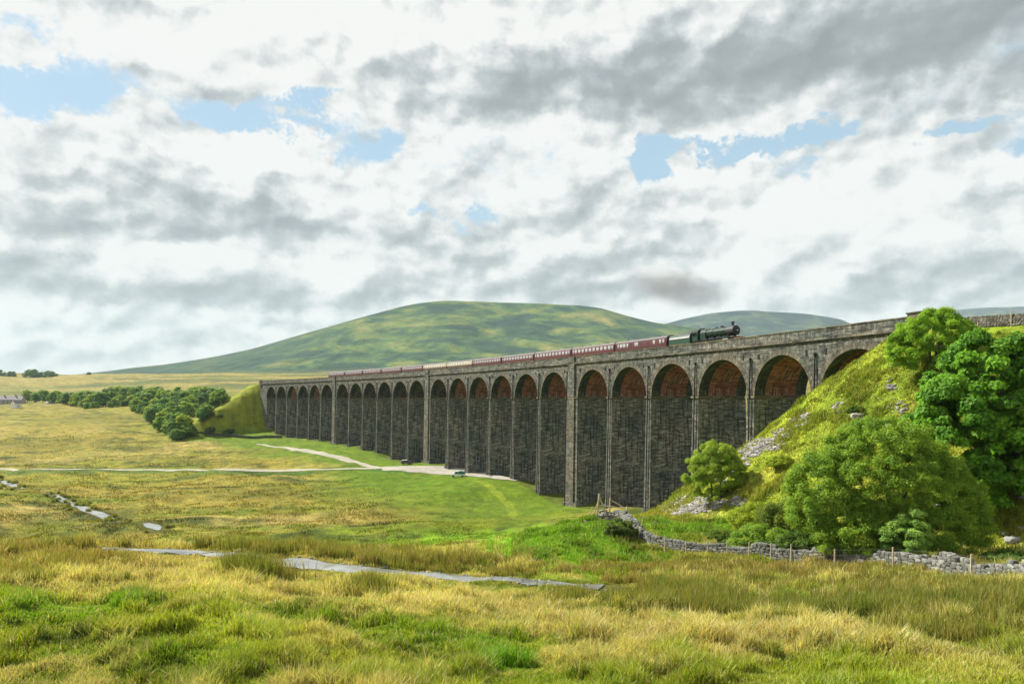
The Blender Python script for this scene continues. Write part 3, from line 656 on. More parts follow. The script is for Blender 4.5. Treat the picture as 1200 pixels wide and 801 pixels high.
    dark = total([blob(1010, 66, 330, 44, .62), blob(720, 90, 190, 30, .52), blob(1150, 30, 220, 54, .46), blob(620, 84, 90, 26, .34), blob(430, 70, 60, 16, .12), blob(255, 240, 80, 30, .62), blob(170, 268, 120, 20, .38), blob(320, 258, 60, 22, .34),
                  blob(20, 262, 60, 18, .36), blob(110, 338, 170, 12, .50), blob(305, 343, 70, 15, .60), blob(420, 348, 60, 11, .46), blob(200, 356, 140, 9, .38), blob(640, 320, 150, 22, .32), blob(420, 275, 60, 16, .28), blob(150, 387, 180, 8, .32), blob(330, 380, 90, 7, .28), blob(60, 312, 90, 8, .25),
                  blob(1100, 320, 260, 18, .36), blob(720, 345, 110, 12, .28), blob(760, 300, 90, 16, .24), blob(1180, 240, 70, 26, .26), blob(560, 130, 60, 18, .22), blob(900, 350, 220, 9, .26), blob(70, 215, 50, 14, .18), blob(1130, 350, 140, 8, .28), blob(620, 250, 90, 18, .18), blob(880, 270, 120, 12, .18), blob(520, 385, 160, 6, .15),
                  blob(150, 158, 190, 26, -.34), blob(360, 190, 90, 22, -.26), blob(480, 40, 170, 24, -.30), blob(200, 60, 150, 16, -.22), blob(640, 190, 110, 36, -.16), blob(90, 300, 120, 10, -.16), blob(380, 312, 110, 10, -.16), blob(1000, 235, 180, 18, -.14)])
    thick = M('MULTIPLY', M('SUBTRACT', nc_, .345), .62)
    D_ = M('ADD', M('MULTIPLY', dark, M('ADD', .50, M('MULTIPLY', na_, .40))), M('SUBTRACT', thick, M('ADD', relief, puff)))
    D_ = M('ADD', D_, M('MULTIPLY', M('SUBTRACT', nd_, .5), .30))
    # edges of clouds are thin and bright
    cr = nt.nodes.new('ShaderNodeValToRGB'); e = cr.color_ramp.elements; e[0].position = 0; e[1].position = 1
    k = 1 / (BS * 2 ** EXPO)
    stops = [(0.0, (.93, .93, .91)), (.10, (.85, .86, .845)), (.22, (.71, .735, .74)), (.38, (.53, .57, .585)), (.62, (.38, .42, .44)), (1.0, (.30, .33, .345))]
    while len(e) < len(stops): e.new(.5)
    for i, (p_, c_) in enumerate(stops): e[i].position = p_; e[i].color = (*c_, 1)
    L_(nt, D_, cr.inputs[0])
    cl = mixc(nt, 1.0, cr.outputs[0], (k, k, k), 'MULTIPLY')
    # clear sky: Nishita, veiled by thin high cloud
    sk = mixc(nt, .80, sky.outputs[0], (.42 * k, .61 * k, .74 * k))
    c = mixc(nt, mask.outputs[0], sk, cl)
    # pale band low down
    hz = M('POWER', 2.718, M('MULTIPLY', el, -16.0)); hz = M('MULTIPLY', M('MINIMUM', hz, 1.0), .16)
    c = mixc(nt, hz, c, (.70 * k, .75 * k, .755 * k))
    L_(nt, c, bg.inputs[0])
build_sky()
world.cycles.sampling_method = 'MANUAL'; world.cycles.sample_map_resolution = 512
scene.cycles.max_bounces = 4; scene.cycles.diffuse_bounces = 2; scene.cycles.glossy_bounces = 2; scene.cycles.transmission_bounces = 2; scene.cycles.volume_bounces = 0; scene.cycles.transparent_max_bounces = 4
scene.view_settings.view_transform = 'Standard'; scene.view_settings.look = 'None'; scene.view_settings.exposure = EXPO; scene.view_settings.gamma = 1; scene.view_settings.use_curve_mapping = False
# ------------------------------------------------------------------ the viaduct
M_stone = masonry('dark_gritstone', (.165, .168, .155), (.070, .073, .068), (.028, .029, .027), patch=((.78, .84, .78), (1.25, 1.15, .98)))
M_pierside = masonry('dark_gritstone_courses', (.240, .245, .228), (.096, .100, .094), (.037, .039, .038), bw=.8, rh=.33, stain=1.0, patch=((.66, .74, .72), (1.40, 1.28, 1.12)), ms=.03)  # same stone, coloured paler to lift the shaded pier sides
M_ring = masonry('voussoir_stone', (.135, .132, .115), (.070, .071, .063), (.030, .030, .027), bw=.9, rh=.42, stain=.3)
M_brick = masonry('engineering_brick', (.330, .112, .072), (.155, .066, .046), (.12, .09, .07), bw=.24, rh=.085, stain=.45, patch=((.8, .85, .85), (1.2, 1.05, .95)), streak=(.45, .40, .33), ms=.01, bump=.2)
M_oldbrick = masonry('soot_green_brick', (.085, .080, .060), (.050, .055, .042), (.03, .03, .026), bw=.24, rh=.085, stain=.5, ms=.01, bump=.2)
M_moss_shade = masonry('shaded_mossy_stone', (.050, .064, .048), (.026, .038, .028), (.02, .022, .018), bw=.9, rh=.42, stain=.6)  # moss green, with the shade of the unlit reveals darkened into it
M_coping = masonry('coping_stone', (.150, .142, .108), (.090, .088, .070), (.04, .04, .034), bw=1.2, rh=.5, stain=.3)
M_iron = simple('black_iron_pipe', (.012, .014, .014), .5, .3)
M_ballast = simple('ballast', (.16, .14, .12), .95, var=.4, scale=3)
M_rail = simple('rail_steel', (.22, .16, .12), .4, .8)
M_dark = simple('dark_hole', (.01, .01, .009), .9)

VX, VY, _ = W(piers[11], HW / 2)
viaduct = empty('railway_viaduct', (VX, VY, -25.0))
tag(viaduct, 'long dark stone railway viaduct of twenty-four round arches curving across the valley floor', 'viaduct')
inv0 = (-VX, -VY, 25.0)
def child(mb, name, mat, parent=viaduct, merge=False):
    o = mb.build(name, mat, None, merge)
    for v in o.data.vertices: v.co = (v.co[0] - VX, v.co[1] - VY, v.co[2] + 25.0)
    o.parent = parent
    return o
def half_t(i): return (5.5 if i in (5, 11, 17) else 1.8) / 2
# bay list: (s_left, s_right) of each opening; bay 0 is between the near abutment and pier 0
RAD = 6.85
bays = []
for i in range(24):
    a = S_NEAR + .9 if i == 0 else piers[i - 1] + half_t(i - 1)
    b = piers[i] - (half_t(i) if i < 23 else .9)
    bays.append((a, b))
def quad(mb, P, UV, m=0): mb.face(P, UV, m)
# spandrel walls, both faces, with openings
mb = MB()
NA = 26
for face_w, flip in ((0.0, False), (HW, True)):
    def fq(s0, s1, z00, z01, z10, z11):
        # quad from s0 (z00..z01) to s1 (z10..z11)
        P = [W(s0, face_w, z00), W(s1, face_w, z10), W(s1, face_w, z11), W(s0, face_w, z01)]; U = [(s0, z00), (s1, z10), (s1, z11), (s0, z01)]
        if not flip: P.reverse(); U.reverse()
        mb.face(P, U)
    for i, (a, b) in enumerate(bays):
        r = (b - a) / 2; c = (a + b) / 2
        for k in range(NA):
            t0 = math.pi * (1 - k / NA); t1 = math.pi * (1 - (k + 1) / NA)
            s0 = c + r * math.cos(t0); s1 = c + r * math.cos(t1)
            fq(s0, s1, ZS + RAD * math.sin(t0), ZSTR, ZS + RAD * math.sin(t1), ZSTR)
    edges = [(S_A, bays[0][0])] + [(bays[i][1], bays[i+1][0]) for i in range(23)] + [(bays[23][1], S_B)]
    for a, b in edges: fq(a, b, ZS, ZSTR, ZS, ZSTR)
child(mb, 'spandrel_wall', M_stone)
# arches
for i, (a, b) in enumerate(bays):
    r = (b - a) / 2; c = (a + b) / 2
    mb = MB(); rgs = [MB(), MB()]; RW = 2.3
    for k in range(NA):
        t0 = math.pi * (1 - k / NA); t1 = math.pi * (1 - (k + 1) / NA); L0, L1 = RAD * (math.pi - t0), RAD * (math.pi - t1)
        def pt(t, rr, w): return W(c + (r + rr) * math.cos(t), w, ZS + (RAD + rr) * math.sin(t))
        mb.face([pt(t0, 0, RW), pt(t0, 0, HW - RW), pt(t1, 0, HW - RW), pt(t1, 0, RW)], [(RW, L0), (HW - RW, L0), (HW - RW, L1), (RW, L1)])
        for w0, w1, s in ((-.07, RW, -1), (HW - RW, HW + .07, 1)):
            rg = rgs[0] if s < 0 else rgs[1]
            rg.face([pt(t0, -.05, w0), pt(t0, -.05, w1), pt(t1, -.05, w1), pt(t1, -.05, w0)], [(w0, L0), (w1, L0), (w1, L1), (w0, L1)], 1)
        for w, sg in ((-.07, 1), (HW + .07, -1)):
            P = [pt(t0, -.05, w), pt(t1, -.05, w), pt(t1, .82, w), pt(t0, .82, w)]; U = [(0, L0), (0, L1), (.85, L1), (.85, L0)]
            rg = rgs[0] if sg > 0 else rgs[1]
            rg.face(P, U)
            wi = 0 if w < 0 else HW
            rg.face([pt(t0, .82, w), pt(t1, .82, w), pt(t1, .82, wi), pt(t0, .82, wi)], [(0, L0), (0, L1), (.1, L1), (.1, L0)])
        wf, wb = RW, HW - RW     # step between stone ring and brick lining
        for rg, wf in ((rgs[0], wf), (rgs[1], wb)): rg.face([pt(t0, -.05, wf), pt(t0, 0, wf), pt(t1, 0, wf), pt(t1, -.05, wf)], [(0, L0), (.05, L0), (.05, L1), (0, L1)])
    ao = child(mb, 'arch', M_brick if i < 11 or i in (19, 21) else M_oldbrick); child(rgs[0], 'voussoir_ring', [M_ring, M_moss_shade], ao); child(rgs[1], 'voussoir_ring', [M_ring, M_moss_shade], ao)
    # small drain outlets over the haunches
    for ds in (-.42, .42):
        s = c + ds * 2 * r; h = MB()
        P = [W(s - .18, -.10, 7.0), W(s + .18, -.10, 7.0), W(s + .18, -.10, 7.85), W(s - .18, -.10, 7.85), W(s - .18, 0.05, 7.0), W(s + .18, 0.05, 7.0), W(s + .18, 0.05, 7.85), W(s - .18, 0.05, 7.85)]
        for q in ((0, 1, 2, 3), (0, 4, 5, 1), (1, 5, 6, 2), (2, 6, 7, 3), (3, 7, 4, 0)): h.face([P[j] for j in q], [(0, 0)] * 4)
        child(h, 'drain_outlet', M_dark, ao)
# piers
def pier_box(mb, s0, s1, w0, w1, z0, z1, bs=0.0, bw=0.0, top=True, ms=0, mf=0):
    """box in chainage/offset space, base spread by bs along and bw across"""
    def Q4(z, ks, kw): return [W(s0 - ks, w0 - kw, z), W(s1 + ks, w0 - kw, z), W(s1 + ks, w1 + kw, z), W(s0 - ks, w1 + kw, z)]
    B = Q4(z0, bs, bw); T = Q4(z1, 0, 0)
    mb.face([B[1], B[0], T[0], T[1]], [(s1, z0), (s0, z0), (s0, z1), (s1, z1)], mf)
    mb.face([B[3], B[2], T[2], T[3]], [(s0, z0), (s1, z0), (s1, z1), (s0, z1)], mf)
    mb.face([B[0], B[3], T[3], T[0]], [(w0 - bw, z0), (w1 + bw, z0), (w1, z1), (w0, z1)], ms)
    mb.face([B[2], B[1], T[1], T[2]], [(w1 + bw + 3.3, z0), (w0 - bw + 3.3, z0), (w0 + 3.3, z1), (w1 + 3.3, z1)], ms)
    if top: mb.face(T, [(w0, 0), (w1, 0), (w1, 1), (w0, 1)], mf); mb.face(B[::-1], [(0, 0)] * 4, mf)
for i in range(23):
    s = piers[i]; ht = half_t(i); X, Y, _ = W(s, HW / 2)
    zb = min(float(terrain(*[np.array([v]) for v in W(s, w)[:2]])[0]) for w in (0, HW)) - 1.2
    H = ZS - .02 - zb; big = i in (5, 11, 17)
    mb = MB()
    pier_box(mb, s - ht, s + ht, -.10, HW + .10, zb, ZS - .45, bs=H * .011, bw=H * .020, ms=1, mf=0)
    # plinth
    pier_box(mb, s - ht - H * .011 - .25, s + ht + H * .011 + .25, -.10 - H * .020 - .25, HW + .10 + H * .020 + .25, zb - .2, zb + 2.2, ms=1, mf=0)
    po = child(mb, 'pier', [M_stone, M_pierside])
    im = MB(); pier_box(im, s - ht - .28, s + ht + .28, -.32, HW + .32, ZS - .45, ZS + .03)
    child(im, 'impost', M_coping, po)
    if big:
        for w0, w1 in ((-.42, 0.0), (HW, HW + .42)): pl = MB(); pier_box(pl, s - 1.55, s + 1.55, w0, w1, ZS + .03, ZSTR + .02); child(pl, 'pilaster', M_stone, po)
        pl2 = MB(); pier_box(pl2, s - 1.55, s + 1.55, -.45, -.08, zb, ZS - .45, bs=.3, bw=H * .020)
        child(pl2, 'buttress', M_ring, po)
    # cast-iron downpipe on the face
    dp = MB(); so_ = s + (0 if not big else ht - .45); off = -.16
    dp.cyl(W(so_, off - .02, ZSTR - 2.3), W(so_, off - .22, ZS), .13, n=8); dp.cyl(W(so_, off - .26, ZS + .2), W(so_, off - .22 - H * .020, zb + .5), .13, n=8)
    dp.cyl(W(so_, off - .02, ZSTR - 2.3), W(so_, off - .02, ZSTR - 1.9), .24, .26, n=8)
    child(dp, 'downpipe', M_iron, po)
# abutments
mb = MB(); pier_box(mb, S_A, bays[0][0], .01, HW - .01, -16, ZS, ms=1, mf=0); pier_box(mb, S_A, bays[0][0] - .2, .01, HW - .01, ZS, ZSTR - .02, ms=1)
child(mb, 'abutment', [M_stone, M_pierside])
mb = MB(); pier_box(mb, bays[23][1], S_B, .01, HW - .01, -24, ZS, ms=1, mf=0)
child(mb, 'abutment', [M_stone, M_pierside])
# string course, parapets, track bed (swept boxes)
def sweep(name, s0, s1, w0, w1, z0, z1, mat, step=3.0, parent=viaduct, zf=None):
    mb = MB(); n = max(2, int((s1 - s0) / step)); ss = [s0 + (s1 - s0) * k / n for k in range(n + 1)]
    for a, b in zip(ss[:-1], ss[1:]):
        A = [W(a, w0, z0), W(a, w1, z0), W(a, w1, z1), W(a, w0, z1)]; B = [W(b, w0, z0), W(b, w1, z0), W(b, w1, z1), W(b, w0, z1)]
        q = [w0, w1, w1, w0]; zz = [z0, z0, z1, z1]
        for k in range(4):
            j = (k + 1) % 4
            if k in (0, 2): uv = [(a, q[k]), (a, q[j]), (b, q[j]), (b, q[k])]
            else: uv = [(a, zz[k]), (a, zz[j]), (b, zz[j]), (b, zz[k])]
            mb.face([A[k], A[j], B[j], B[k]], uv)
    for s, rev in ((s0, 1), (s1, 0)):
        P = [W(s, w0, z0), W(s, w1, z0), W(s, w1, z1), W(s, w0, z1)]
        mb.face(P[::-1] if rev else P, [(w0, z0), (w1, z0), (w1, z1), (w0, z1)])
    if parent is viaduct: return child(mb, name, mat)
    return mb.build(name, mat, parent, False)
sweep('string_course', S_A, S_B, -.34, HW + .34, ZSTR, ZSTR + .36, M_ring)
for w0, w1 in ((-.10, .36), (HW - .36, HW + .10)):
    sweep('parapet', S_A, S_B, w0, w1, ZSTR + .36, ZPAR - .17, M_stone)
    sweep('coping', S_A, S_B, w0 - .07, w1 + .07, ZPAR - .17, ZPAR + .03, M_coping)
for i in (5, 11, 17):
    mb = MB(); s = piers[i]; pier_box(mb, s - 1.6, s + 1.6, -.46, -.18, ZSTR + .38, ZPAR + .06); child(mb, 'parapet_pier', M_stone)
sweep('track_bed', S_A, S_B, .38, HW - .38, ZSTR + .37, ZSTR + .62, M_ballast)
W1 = 2.75          # near track centre offset
ZRAIL = 10.15
for w in (W1 - .72, W1 + .72, W1 + 2.7, W1 + 4.1): sweep('rail', S_A + .5, S_B, w - .05, w + .05, ZRAIL - .15, ZRAIL, M_rail, 6)
# end pedestal of the near parapet
mb = MB(); pier_box(mb, S_A - 2.6, S_A + 1.4, -.50, .75, ZSTR - 3.2, ZPAR + .30); pier_box(mb, S_A - 2.75, S_A + 1.55, -.62, .87, ZPAR + .30, ZPAR + .48)
child(mb, 'end_pedestal', M_coping)
mb = MB(); pier_box(mb, S_B - 1.5, S_B + .8, -.5, .75, ZSTR - 1.2, ZPAR + .5); child(mb, 'end_pedestal', M_coping)

# ------------------------------------------------------------------ train
M_maroon = simple('maroon_paint', (.085, .014, .012), .45, var=.12, scale=1.5)
M_maroon2 = simple('dark_maroon_paint', (.070, .012, .012), .45, var=.12, scale=1.5)
M_cream = simple('cream_paint', (.56, .47, .30), .4, var=.08); M_choc = simple('brown_paint', (.09, .05, .03), .4, var=.1)
M_roofg = simple('grey_coach_roof', (.10, .085, .085), .7, var=.2, scale=1.2); M_under = simple('underframe_black', (.02, .018, .016), .8)
M_glass, _nt, _b, _o = new_mat('coach_glass'); _b.inputs['Base Color'].default_value = (.42, .43, .45, 1); _b.inputs['Roughness'].default_value = .12; _b.inputs['Specular IOR Level'].default_value = .9; _b.inputs['Metallic'].default_value = .35
M_frame = simple('pale_window_frame', (.72, .68, .64), .45)
M_black = simple('locomotive_black', (.016, .018, .018), .28, var=.2); M_green = simple('locomotive_green', (.007, .030, .017), .22, var=.15)
M_tank = simple('tender_green', (.014, .055, .036), .35)
M_smoke = simple('smokebox_black', (.008, .008, .009), .65); M_red = simple('buffer_red', (.28, .02, .015), .5); M_sheen = simple('pale_grey_sheen', (.42, .43, .42), .4)
M_brass = simple('dull_brass', (.35, .25, .08), .35, .8); M_steel = simple('bright_steel', (.45, .45, .44), .35, .8); M_coal = simple('coal', (.012, .012, .012), .7, bump=.6, scale=12)
HL = 19.6 / 2
def coach(kind):
    root = empty('railway_coach', (0, 0, 0)); lower, upper = {'maroon': (M_maroon, M_maroon), 'cream': (M_choc, M_cream), 'brake': (M_maroon2, M_maroon2)}[kind]
    mb = MB(); side = [(-1.36, 1.0), (1.36, 1.0), (1.41, 1.45), (1.41, 2.1)]
    mb.prism([(-1.36, 1.0), (1.36, 1.0), (1.42, 1.4), (1.42, 1.98), (-1.42, 1.98), (-1.42, 1.4)], -HL, HL)
    body = mb.build('body', lower, root, False)
    mb = MB(); mb.prism([(-1.42, 1.98), (1.42, 1.98), (1.40, 2.5), (1.33, 3.12), (-1.33, 3.12), (-1.40, 2.5)], -HL, HL); mb.build('upper_panels', upper, root, False)
    rp = [(1.36 * math.cos(t), 3.12 + .56 * math.sin(t)) for t in [math.pi * k / 10 for k in range(11)]]
    mb = MB(); mb.prism([(-1.38, 3.06), (1.38, 3.06)] + rp, -HL - .05, HL + .05, smooth=False)
    for k in range(9):
        x = -8 + 2 * k; mb.cyl((x, .35 * (-1) ** k, 3.62), (x, .35 * (-1) ** k, 3.84), .13, .16, 6, smooth=False)
    mb.build('roof', M_roofg, root, False)
    # windows: real panes standing in frames on both sides
    if kind == 'brake': xs = [(-8.6, .5), (-7.4, .9), (-6.1, .9), (-4.8, .5), (-1.6, .45), (-.9, .45), (5.4, .6), (7.6, .5), (8.7, .5)]
    elif kind == 'cream': xs = [(-8.9, .5)] + [(-7.2 + 2.05 * k, 1.25) for k in range(8)] + [(8.9, .5)]
    else: xs = [(-9.0, .45)] + [(-7.75 + 1.72 * k, .95) for k in range(10)] + [(9.0, .45)]
    for sy in (-1, 1):
        for x, wd in xs:
            f = MB(); f.box((x - wd / 2 - .06, sy * 1.375 - .03, 2.0), (x + wd / 2 + .06, sy * 1.375 + .055, 2.82))
            fo = f.build('window', M_frame, root, False)
            g = MB(); y = sy * 1.375 + (.06 if sy > 0 else -.035); g.box((x - wd / 2, min(y, y + sy * .012), 2.07), (x + wd / 2, max(y, y + sy * .012), 2.75)); g.build('pane', M_glass, fo, False)
    mb = MB()
    for x in (-9.0, 9.0) if kind != 'brake' else (-9.0, -3.4, .6, 3.2, 9.0):
        for sy in (-1, 1): mb.box((x - .38 + .0, sy * 1.43 - .015, 1.1), (x - .34, sy * 1.43 + .015, 2.9)); mb.box((x + .34, sy * 1.43 - .015, 1.1), (x + .38, sy * 1.43 + .015, 2.9))
    mb.build('door_edges', M_under, root, False)
    mb = MB(); mb.box((-HL, -1.2, .75), (HL, 1.2, .98)); mb.box((-2, -.9, .3), (1.5, .9, .75))
    for s in (-1, 1): mb.box((min(s * HL, s * (HL + .3)), -.55, 1.0), (max(s * HL, s * (HL + .3)), .55, 3.2))
    mb.build('underframe', M_under, root, False)
    for x in (-7.0, 7.0):
        b = MB(); b.box((x - 1.7, -1.05, .4), (x + 1.7, 1.05, .68)); bo = b.build('bogie', M_under, root, False)
        for dx in (-1.25, 1.25):
            w = MB()
            for sy in (-1, 1): w.cyl((x + dx, sy * .66, .46), (x + dx, sy * .80, .46), .46, n=16)
            w.cyl((x + dx, -.66, .46), (x + dx, .66, .46), .08, n=8); w.build('wheelset', M_under, bo, False)
    return root
def on_track(root, s_mid):
    x, y, _ = W(s_mid, W1); root.location = (x, y, ZRAIL); h = float(heading(s_mid))
    root.rotation_euler = (0, 0, -math.pi / 2 + h)      # local +x towards decreasing chainage (front of train)
# local +x direction must be (sin h, -cos h)
def s_at_x(px, w=W1 - 1.4, z=12):
    best = min(np.arange(-30, 330, .1), key=lambda s: abs(600 + FP * W(s, w)[0] / W(s, w)[1] - px)); return float(best)
S_T0 = s_at_x(781.5)                  # leading end of the first coach
protos = {k: coach(k) for k in ('brake', 'maroon', 'cream')}
kinds = ['brake', 'maroon', 'maroon', 'maroon', 'maroon', 'cream', 'cream'] + ['maroon'] * 5
clabels = ['plain maroon brake coach with few windows coupled right behind the green tender', 'maroon coach with a full row of windows, second behind the tender', 'third coach behind the tender, maroon with a long row of windows',
 'fourth coach behind the tender, maroon with windows along its side', 'maroon coach joined to the front end of the first cream coach', 'front one of the two cream and brown coaches', 'rear one of the two cream and brown coaches',
 'maroon coach coupled directly behind the two cream coaches', 'fourth coach from the tail of the train, maroon', 'third coach from the tail of the train, maroon', 'last but one maroon coach of the train', 'rearmost maroon coach at the tail of the train']
used = {}
for i, k in enumerate(kinds):
    if k not in used: o = protos[k]; used[k] = 1
    else: o = copy_tree(protos[k])
    tag(o, clabels[i], 'railway coach', 'coaches of the steam train'); on_track(o, S_T0 + 10.05 + 20.15 * i)

def tender():
    root = empty('tender', (0, 0, 0)); tag(root, 'green coal tender between the steam locomotive and the maroon brake coach', 'tender')
    mb = MB(); mb.prism([(-1.25, 1.15), (1.25, 1.15), (1.30, 2.5), (1.12, 3.05), (-1.12, 3.05), (-1.30, 2.5)], -3.5, 3.4); mb.build('tank', M_tank, root, False)
    mb = MB(); mb.prism([(-1.1, 3.0), (1.1, 3.0), (1.02, 3.30), (-1.02, 3.30)], -3.4, -1.0); mb.prism([(-1.1, 3.0), (1.1, 3.0), (.5, 3.55), (-.5, 3.55)], -.9, 3.1); mb.build('coal_load', M_coal, root, False)
    mb = MB()
    for sy in (-1, 1): mb.box((-3.3, sy * 1.305 - .01, 2.36), (3.2, sy * 1.305 + .01, 2.42)); mb.box((-3.3, sy * 1.285 - .01, 1.3), (3.2, sy * 1.285 + .01, 1.35))
    mb.build('lining', M_brass, root, False)
    mb = MB()
    for sy in (-1, 1): mb.prism([(sy * 1.30, 2.52), (sy * 1.10, 3.08), (sy * 1.03, 3.08), (sy * 1.20, 2.52)], -3.3, 3.2)
    mb.build('top_sheen_plate', M_sheen, root, False)  # pale plate; its colour carries the bright reflection along the tender top
    mb = MB(); mb.box((-3.7, -1.3, .9), (3.6, 1.3, 1.13)); mb.box((-3.5, -.9, .45), (3.3, .9, .9)); mb.build('frame', M_under, root, False)
    for x in (-2.3, 0, 2.3):
        w = MB()
        for sy in (-1, 1): w.cyl((x, sy * .7, .62), (x, sy * .84, .62), .62, n=18)
        w.build('wheelset', M_under, root, False)
    mb = MB(); mb.box((-3.95, -.5, 1.1), (-3.52, .5, 3.1)); mb.build('gangway_shadow_plate', M_under, root, False)
    return root
def loco():
    root = empty('steam_locomotive', (0, 0, 0)); tag(root, 'dark green and black steam locomotive heading the train across the viaduct, smokebox facing right', 'steam locomotive')
    # x: front +, cab at the back; overall 12 m
    mb = MB(); mb.cyl((-3.2, 0, 2.70), (.6, 0, 2.70), .92, .86, 24); mb.cyl((.6, 0, 2.70), (2.9, 0, 2.70), .86, .82, 24); bo = mb.build('boiler', M_green, root, False)
    mb = MB()
    for x in (-2.6, -1.0, .6, 2.0): mb.cyl((x - .03, 0, 2.70), (x + .03, 0, 2.70), .945 if x < .5 else .88, n=24)
    mb.build('boiler_band', M_black, bo, False)
    mb = MB(); mb.prism([(-.95, 1.6), (.95, 1.6), (1.0, 2.9), (.72, 3.52), (-.72, 3.52), (-1.0, 2.9)], -4.9, -2.9); mb.build('firebox', M_green, root, False)
    mb = MB(); mb.cyl((2.9, 0, 2.70), (4.85, 0, 2.70), .90, .90, 28); mb.cyl((4.85, 0, 2.70), (4.97, 0, 2.70), .90, .78, 28); mb.cyl((4.97, 0, 2.70), (5.10, 0, 2.70), .66, .42, 24)
    sb = mb.build('smokebox', M_smoke, root, False)
    mb = MB(); mb.cyl((5.1, 0, 2.70), (5.2, 0, 2.70), .09, n=10); mb.box((5.1, -.3, 2.68), (5.14, .3, 2.72)); mb.build('door_handle', M_steel, sb, False)
    mb = MB(); mb.cyl((3.9, 0, 3.50), (3.9, 0, 3.72), .34, .27, 18); mb.cyl((3.9, 0, 3.72), (3.9, 0, 4.14), .27, .27, 18); mb.cyl((3.9, 0, 4.14), (3.9, 0, 4.30), .30, .36, 18); mb.build('chimney', M_black, root, False)
    mb = MB(); mb.cyl((.9, 0, 3.4), (.9, 0, 3.78), .36, .33, 16); mb.cyl((.9, 0, 3.78), (.9, 0, 3.92), .33, .12, 16); mb.cyl((-.6, 0, 3.5), (-.6, 0, 3.72), .30, .26, 14); mb.cyl((-.6, 0, 3.72), (-.6, 0, 3.80), .26, .08, 14); mb.build('dome', M_black, root, False)
    mb = MB(); mb.cyl((-2.9, .18, 3.55), (-2.9, .18, 3.86), .09, n=10); mb.cyl((-2.9, -.18, 3.55), (-2.9, -.18, 3.86), .09, n=10); mb.build('safety_valve', M_brass, root, False)
    cp = [(-1.30, 1.55), (-1.30, 3.1)] + [(-1.28 * math.cos(t), 3.1 + .72 * math.sin(t)) for t in [math.pi * k / 8 for k in range(1, 8)]] + [(1.30, 3.1), (1.30, 1.55)]
    mb = MB(); mb.prism([p for p in cp], -5.0, -4.88)
    for sy in (-1, 1):
        y0, y1 = sorted((sy * 1.24, sy * 1.30)); mb.box((-6.5, y0, 1.5), (-5.0, y1, 2.35)); mb.box((-6.5, y0, 2.35), (-6.35, y1, 3.1)); mb.box((-5.75, y0, 2.35), (-5.6, y1, 3.1)); mb.box((-5.12, y0, 2.35), (-5.0, y1, 3.1)); mb.box((-6.5, y0, 2.98), (-5.0, y1, 3.12))
    cab = mb.build('cab', M_green, root, False)
    mb = MB(); rp = [(-1.36 * math.cos(t), 3.1 + .76 * math.sin(t)) for t in [math.pi * k / 10 for k in range(11)]]; ri = [(-1.30 * math.cos(t), 3.1 + .70 * math.sin(t)) for t in [math.pi * k / 10 for k in range(11)]]
    mb.prism(rp + ri[::-1], -6.9, -4.8); mb.build('cab_roof', M_black, cab, False)
    mb = MB(); mb.box((-6.6, -1.32, 1.42), (2.6, 1.32, 1.52)); mb.box((2.6, -1.32, 1.42), (5.9, 1.32, 1.50))
    for sy in (-1, 1):
        for x in (-3.0, -.9, 1.2): 
            mb.prism([(x - .95, 1.5), (x + .95, 1.5), (x + .6, 1.86), (x - .6, 1.86)], sy * 1.05 - .12, sy * 1.05 + .12, axis='y')
    mb.build('running_plate', M_black, root, False)
    for sy in (-1, 1): mb = MB(); mb.cyl((2.7, sy * 1.12, 1.0), (4.2, sy * 1.12, 1.0), .36, n=16); mb.box((2.75, sy * 1.12 - .22, 1.2), (4.1, sy * 1.12 + .22, 1.8)); mb.cyl((3.6, sy * .7, 1.7), (3.7, sy * .8, 2.4), .2, .16, n=10); mb.build('cylinder_block', M_black, root, False)
    mb = MB(); mb.box((5.9, -1.25, .95), (6.05, 1.25, 1.45)); mb.build('buffer_beam', M_red, root, False)
    for sy in (-1, 1): b = MB(); b.cyl((6.05, sy * .85, 1.08), (6.5, sy * .85, 1.08), .12, n=10); b.cyl((6.5, sy * .85, 1.08), (6.56, sy * .85, 1.08), .26, n=14); b.build('buffer', M_black, root, False)
    for x in (-3.4, -1.2, 1.0):
        w = MB()
        for sy in (-1, 1):
            w.cyl((x, sy * .68, .92), (x, sy * .82, .92), .92, n=26)
        o = w.build('driving_wheel', M_green, root, False)
        t = MB()
        for sy in (-1, 1): t.cyl((x, sy * .84, .92), (x, sy * .88, .92), .30, n=14)
        t.build('hub', M_steel, o, False)
    for x in (3.1, 5.0):
        w = MB()
        for sy in (-1, 1): w.cyl((x, sy * .68, .48), (x, sy * .80, .48), .48, n=18)
        w.build('bogie_wheel', M_black, root, False)
    mb = MB()
    for sy in (-1, 1):
        mb.box((-3.5, sy * .96 - .04, .78), (1.1, sy * .96 + .04, .92)); mb.box((1.0, sy * 1.02 - .04, .9), (3.0, sy * 1.02 + .04, 1.0))
    mb.build('coupling_rod', M_steel, root, False)
    mb = MB()
    for sy in (-1, 1): mb.cyl((-4.6, sy * .97, 3.02), (4.6, sy * .95, 3.02), .025, n=6)
    mb.build('handrail', M_steel, root, False)
    mb = MB(); mb.box((4.6, -.12, 3.62), (4.75, .12, 3.9)); mb.box((5.9, -.75, 1.5), (6.0, -.55, 1.8)); mb.box((5.9, .55, 1.5), (6.0, .75, 1.8)); mb.build('lamp_bracket', M_steel, root, False)
    mb = MB(); mb.box((-6.5, -.75, .6), (5.9, .75, 1.42)); mb.build('main_frame', M_under, root, False)
    return root
td = tender(); on_track(td, S_T0 - 4.0)
lo = loco(); lo.scale = (1, 1.05, 1.06); on_track(lo, S_T0 - 4.0 - 4.1 - 6.75)
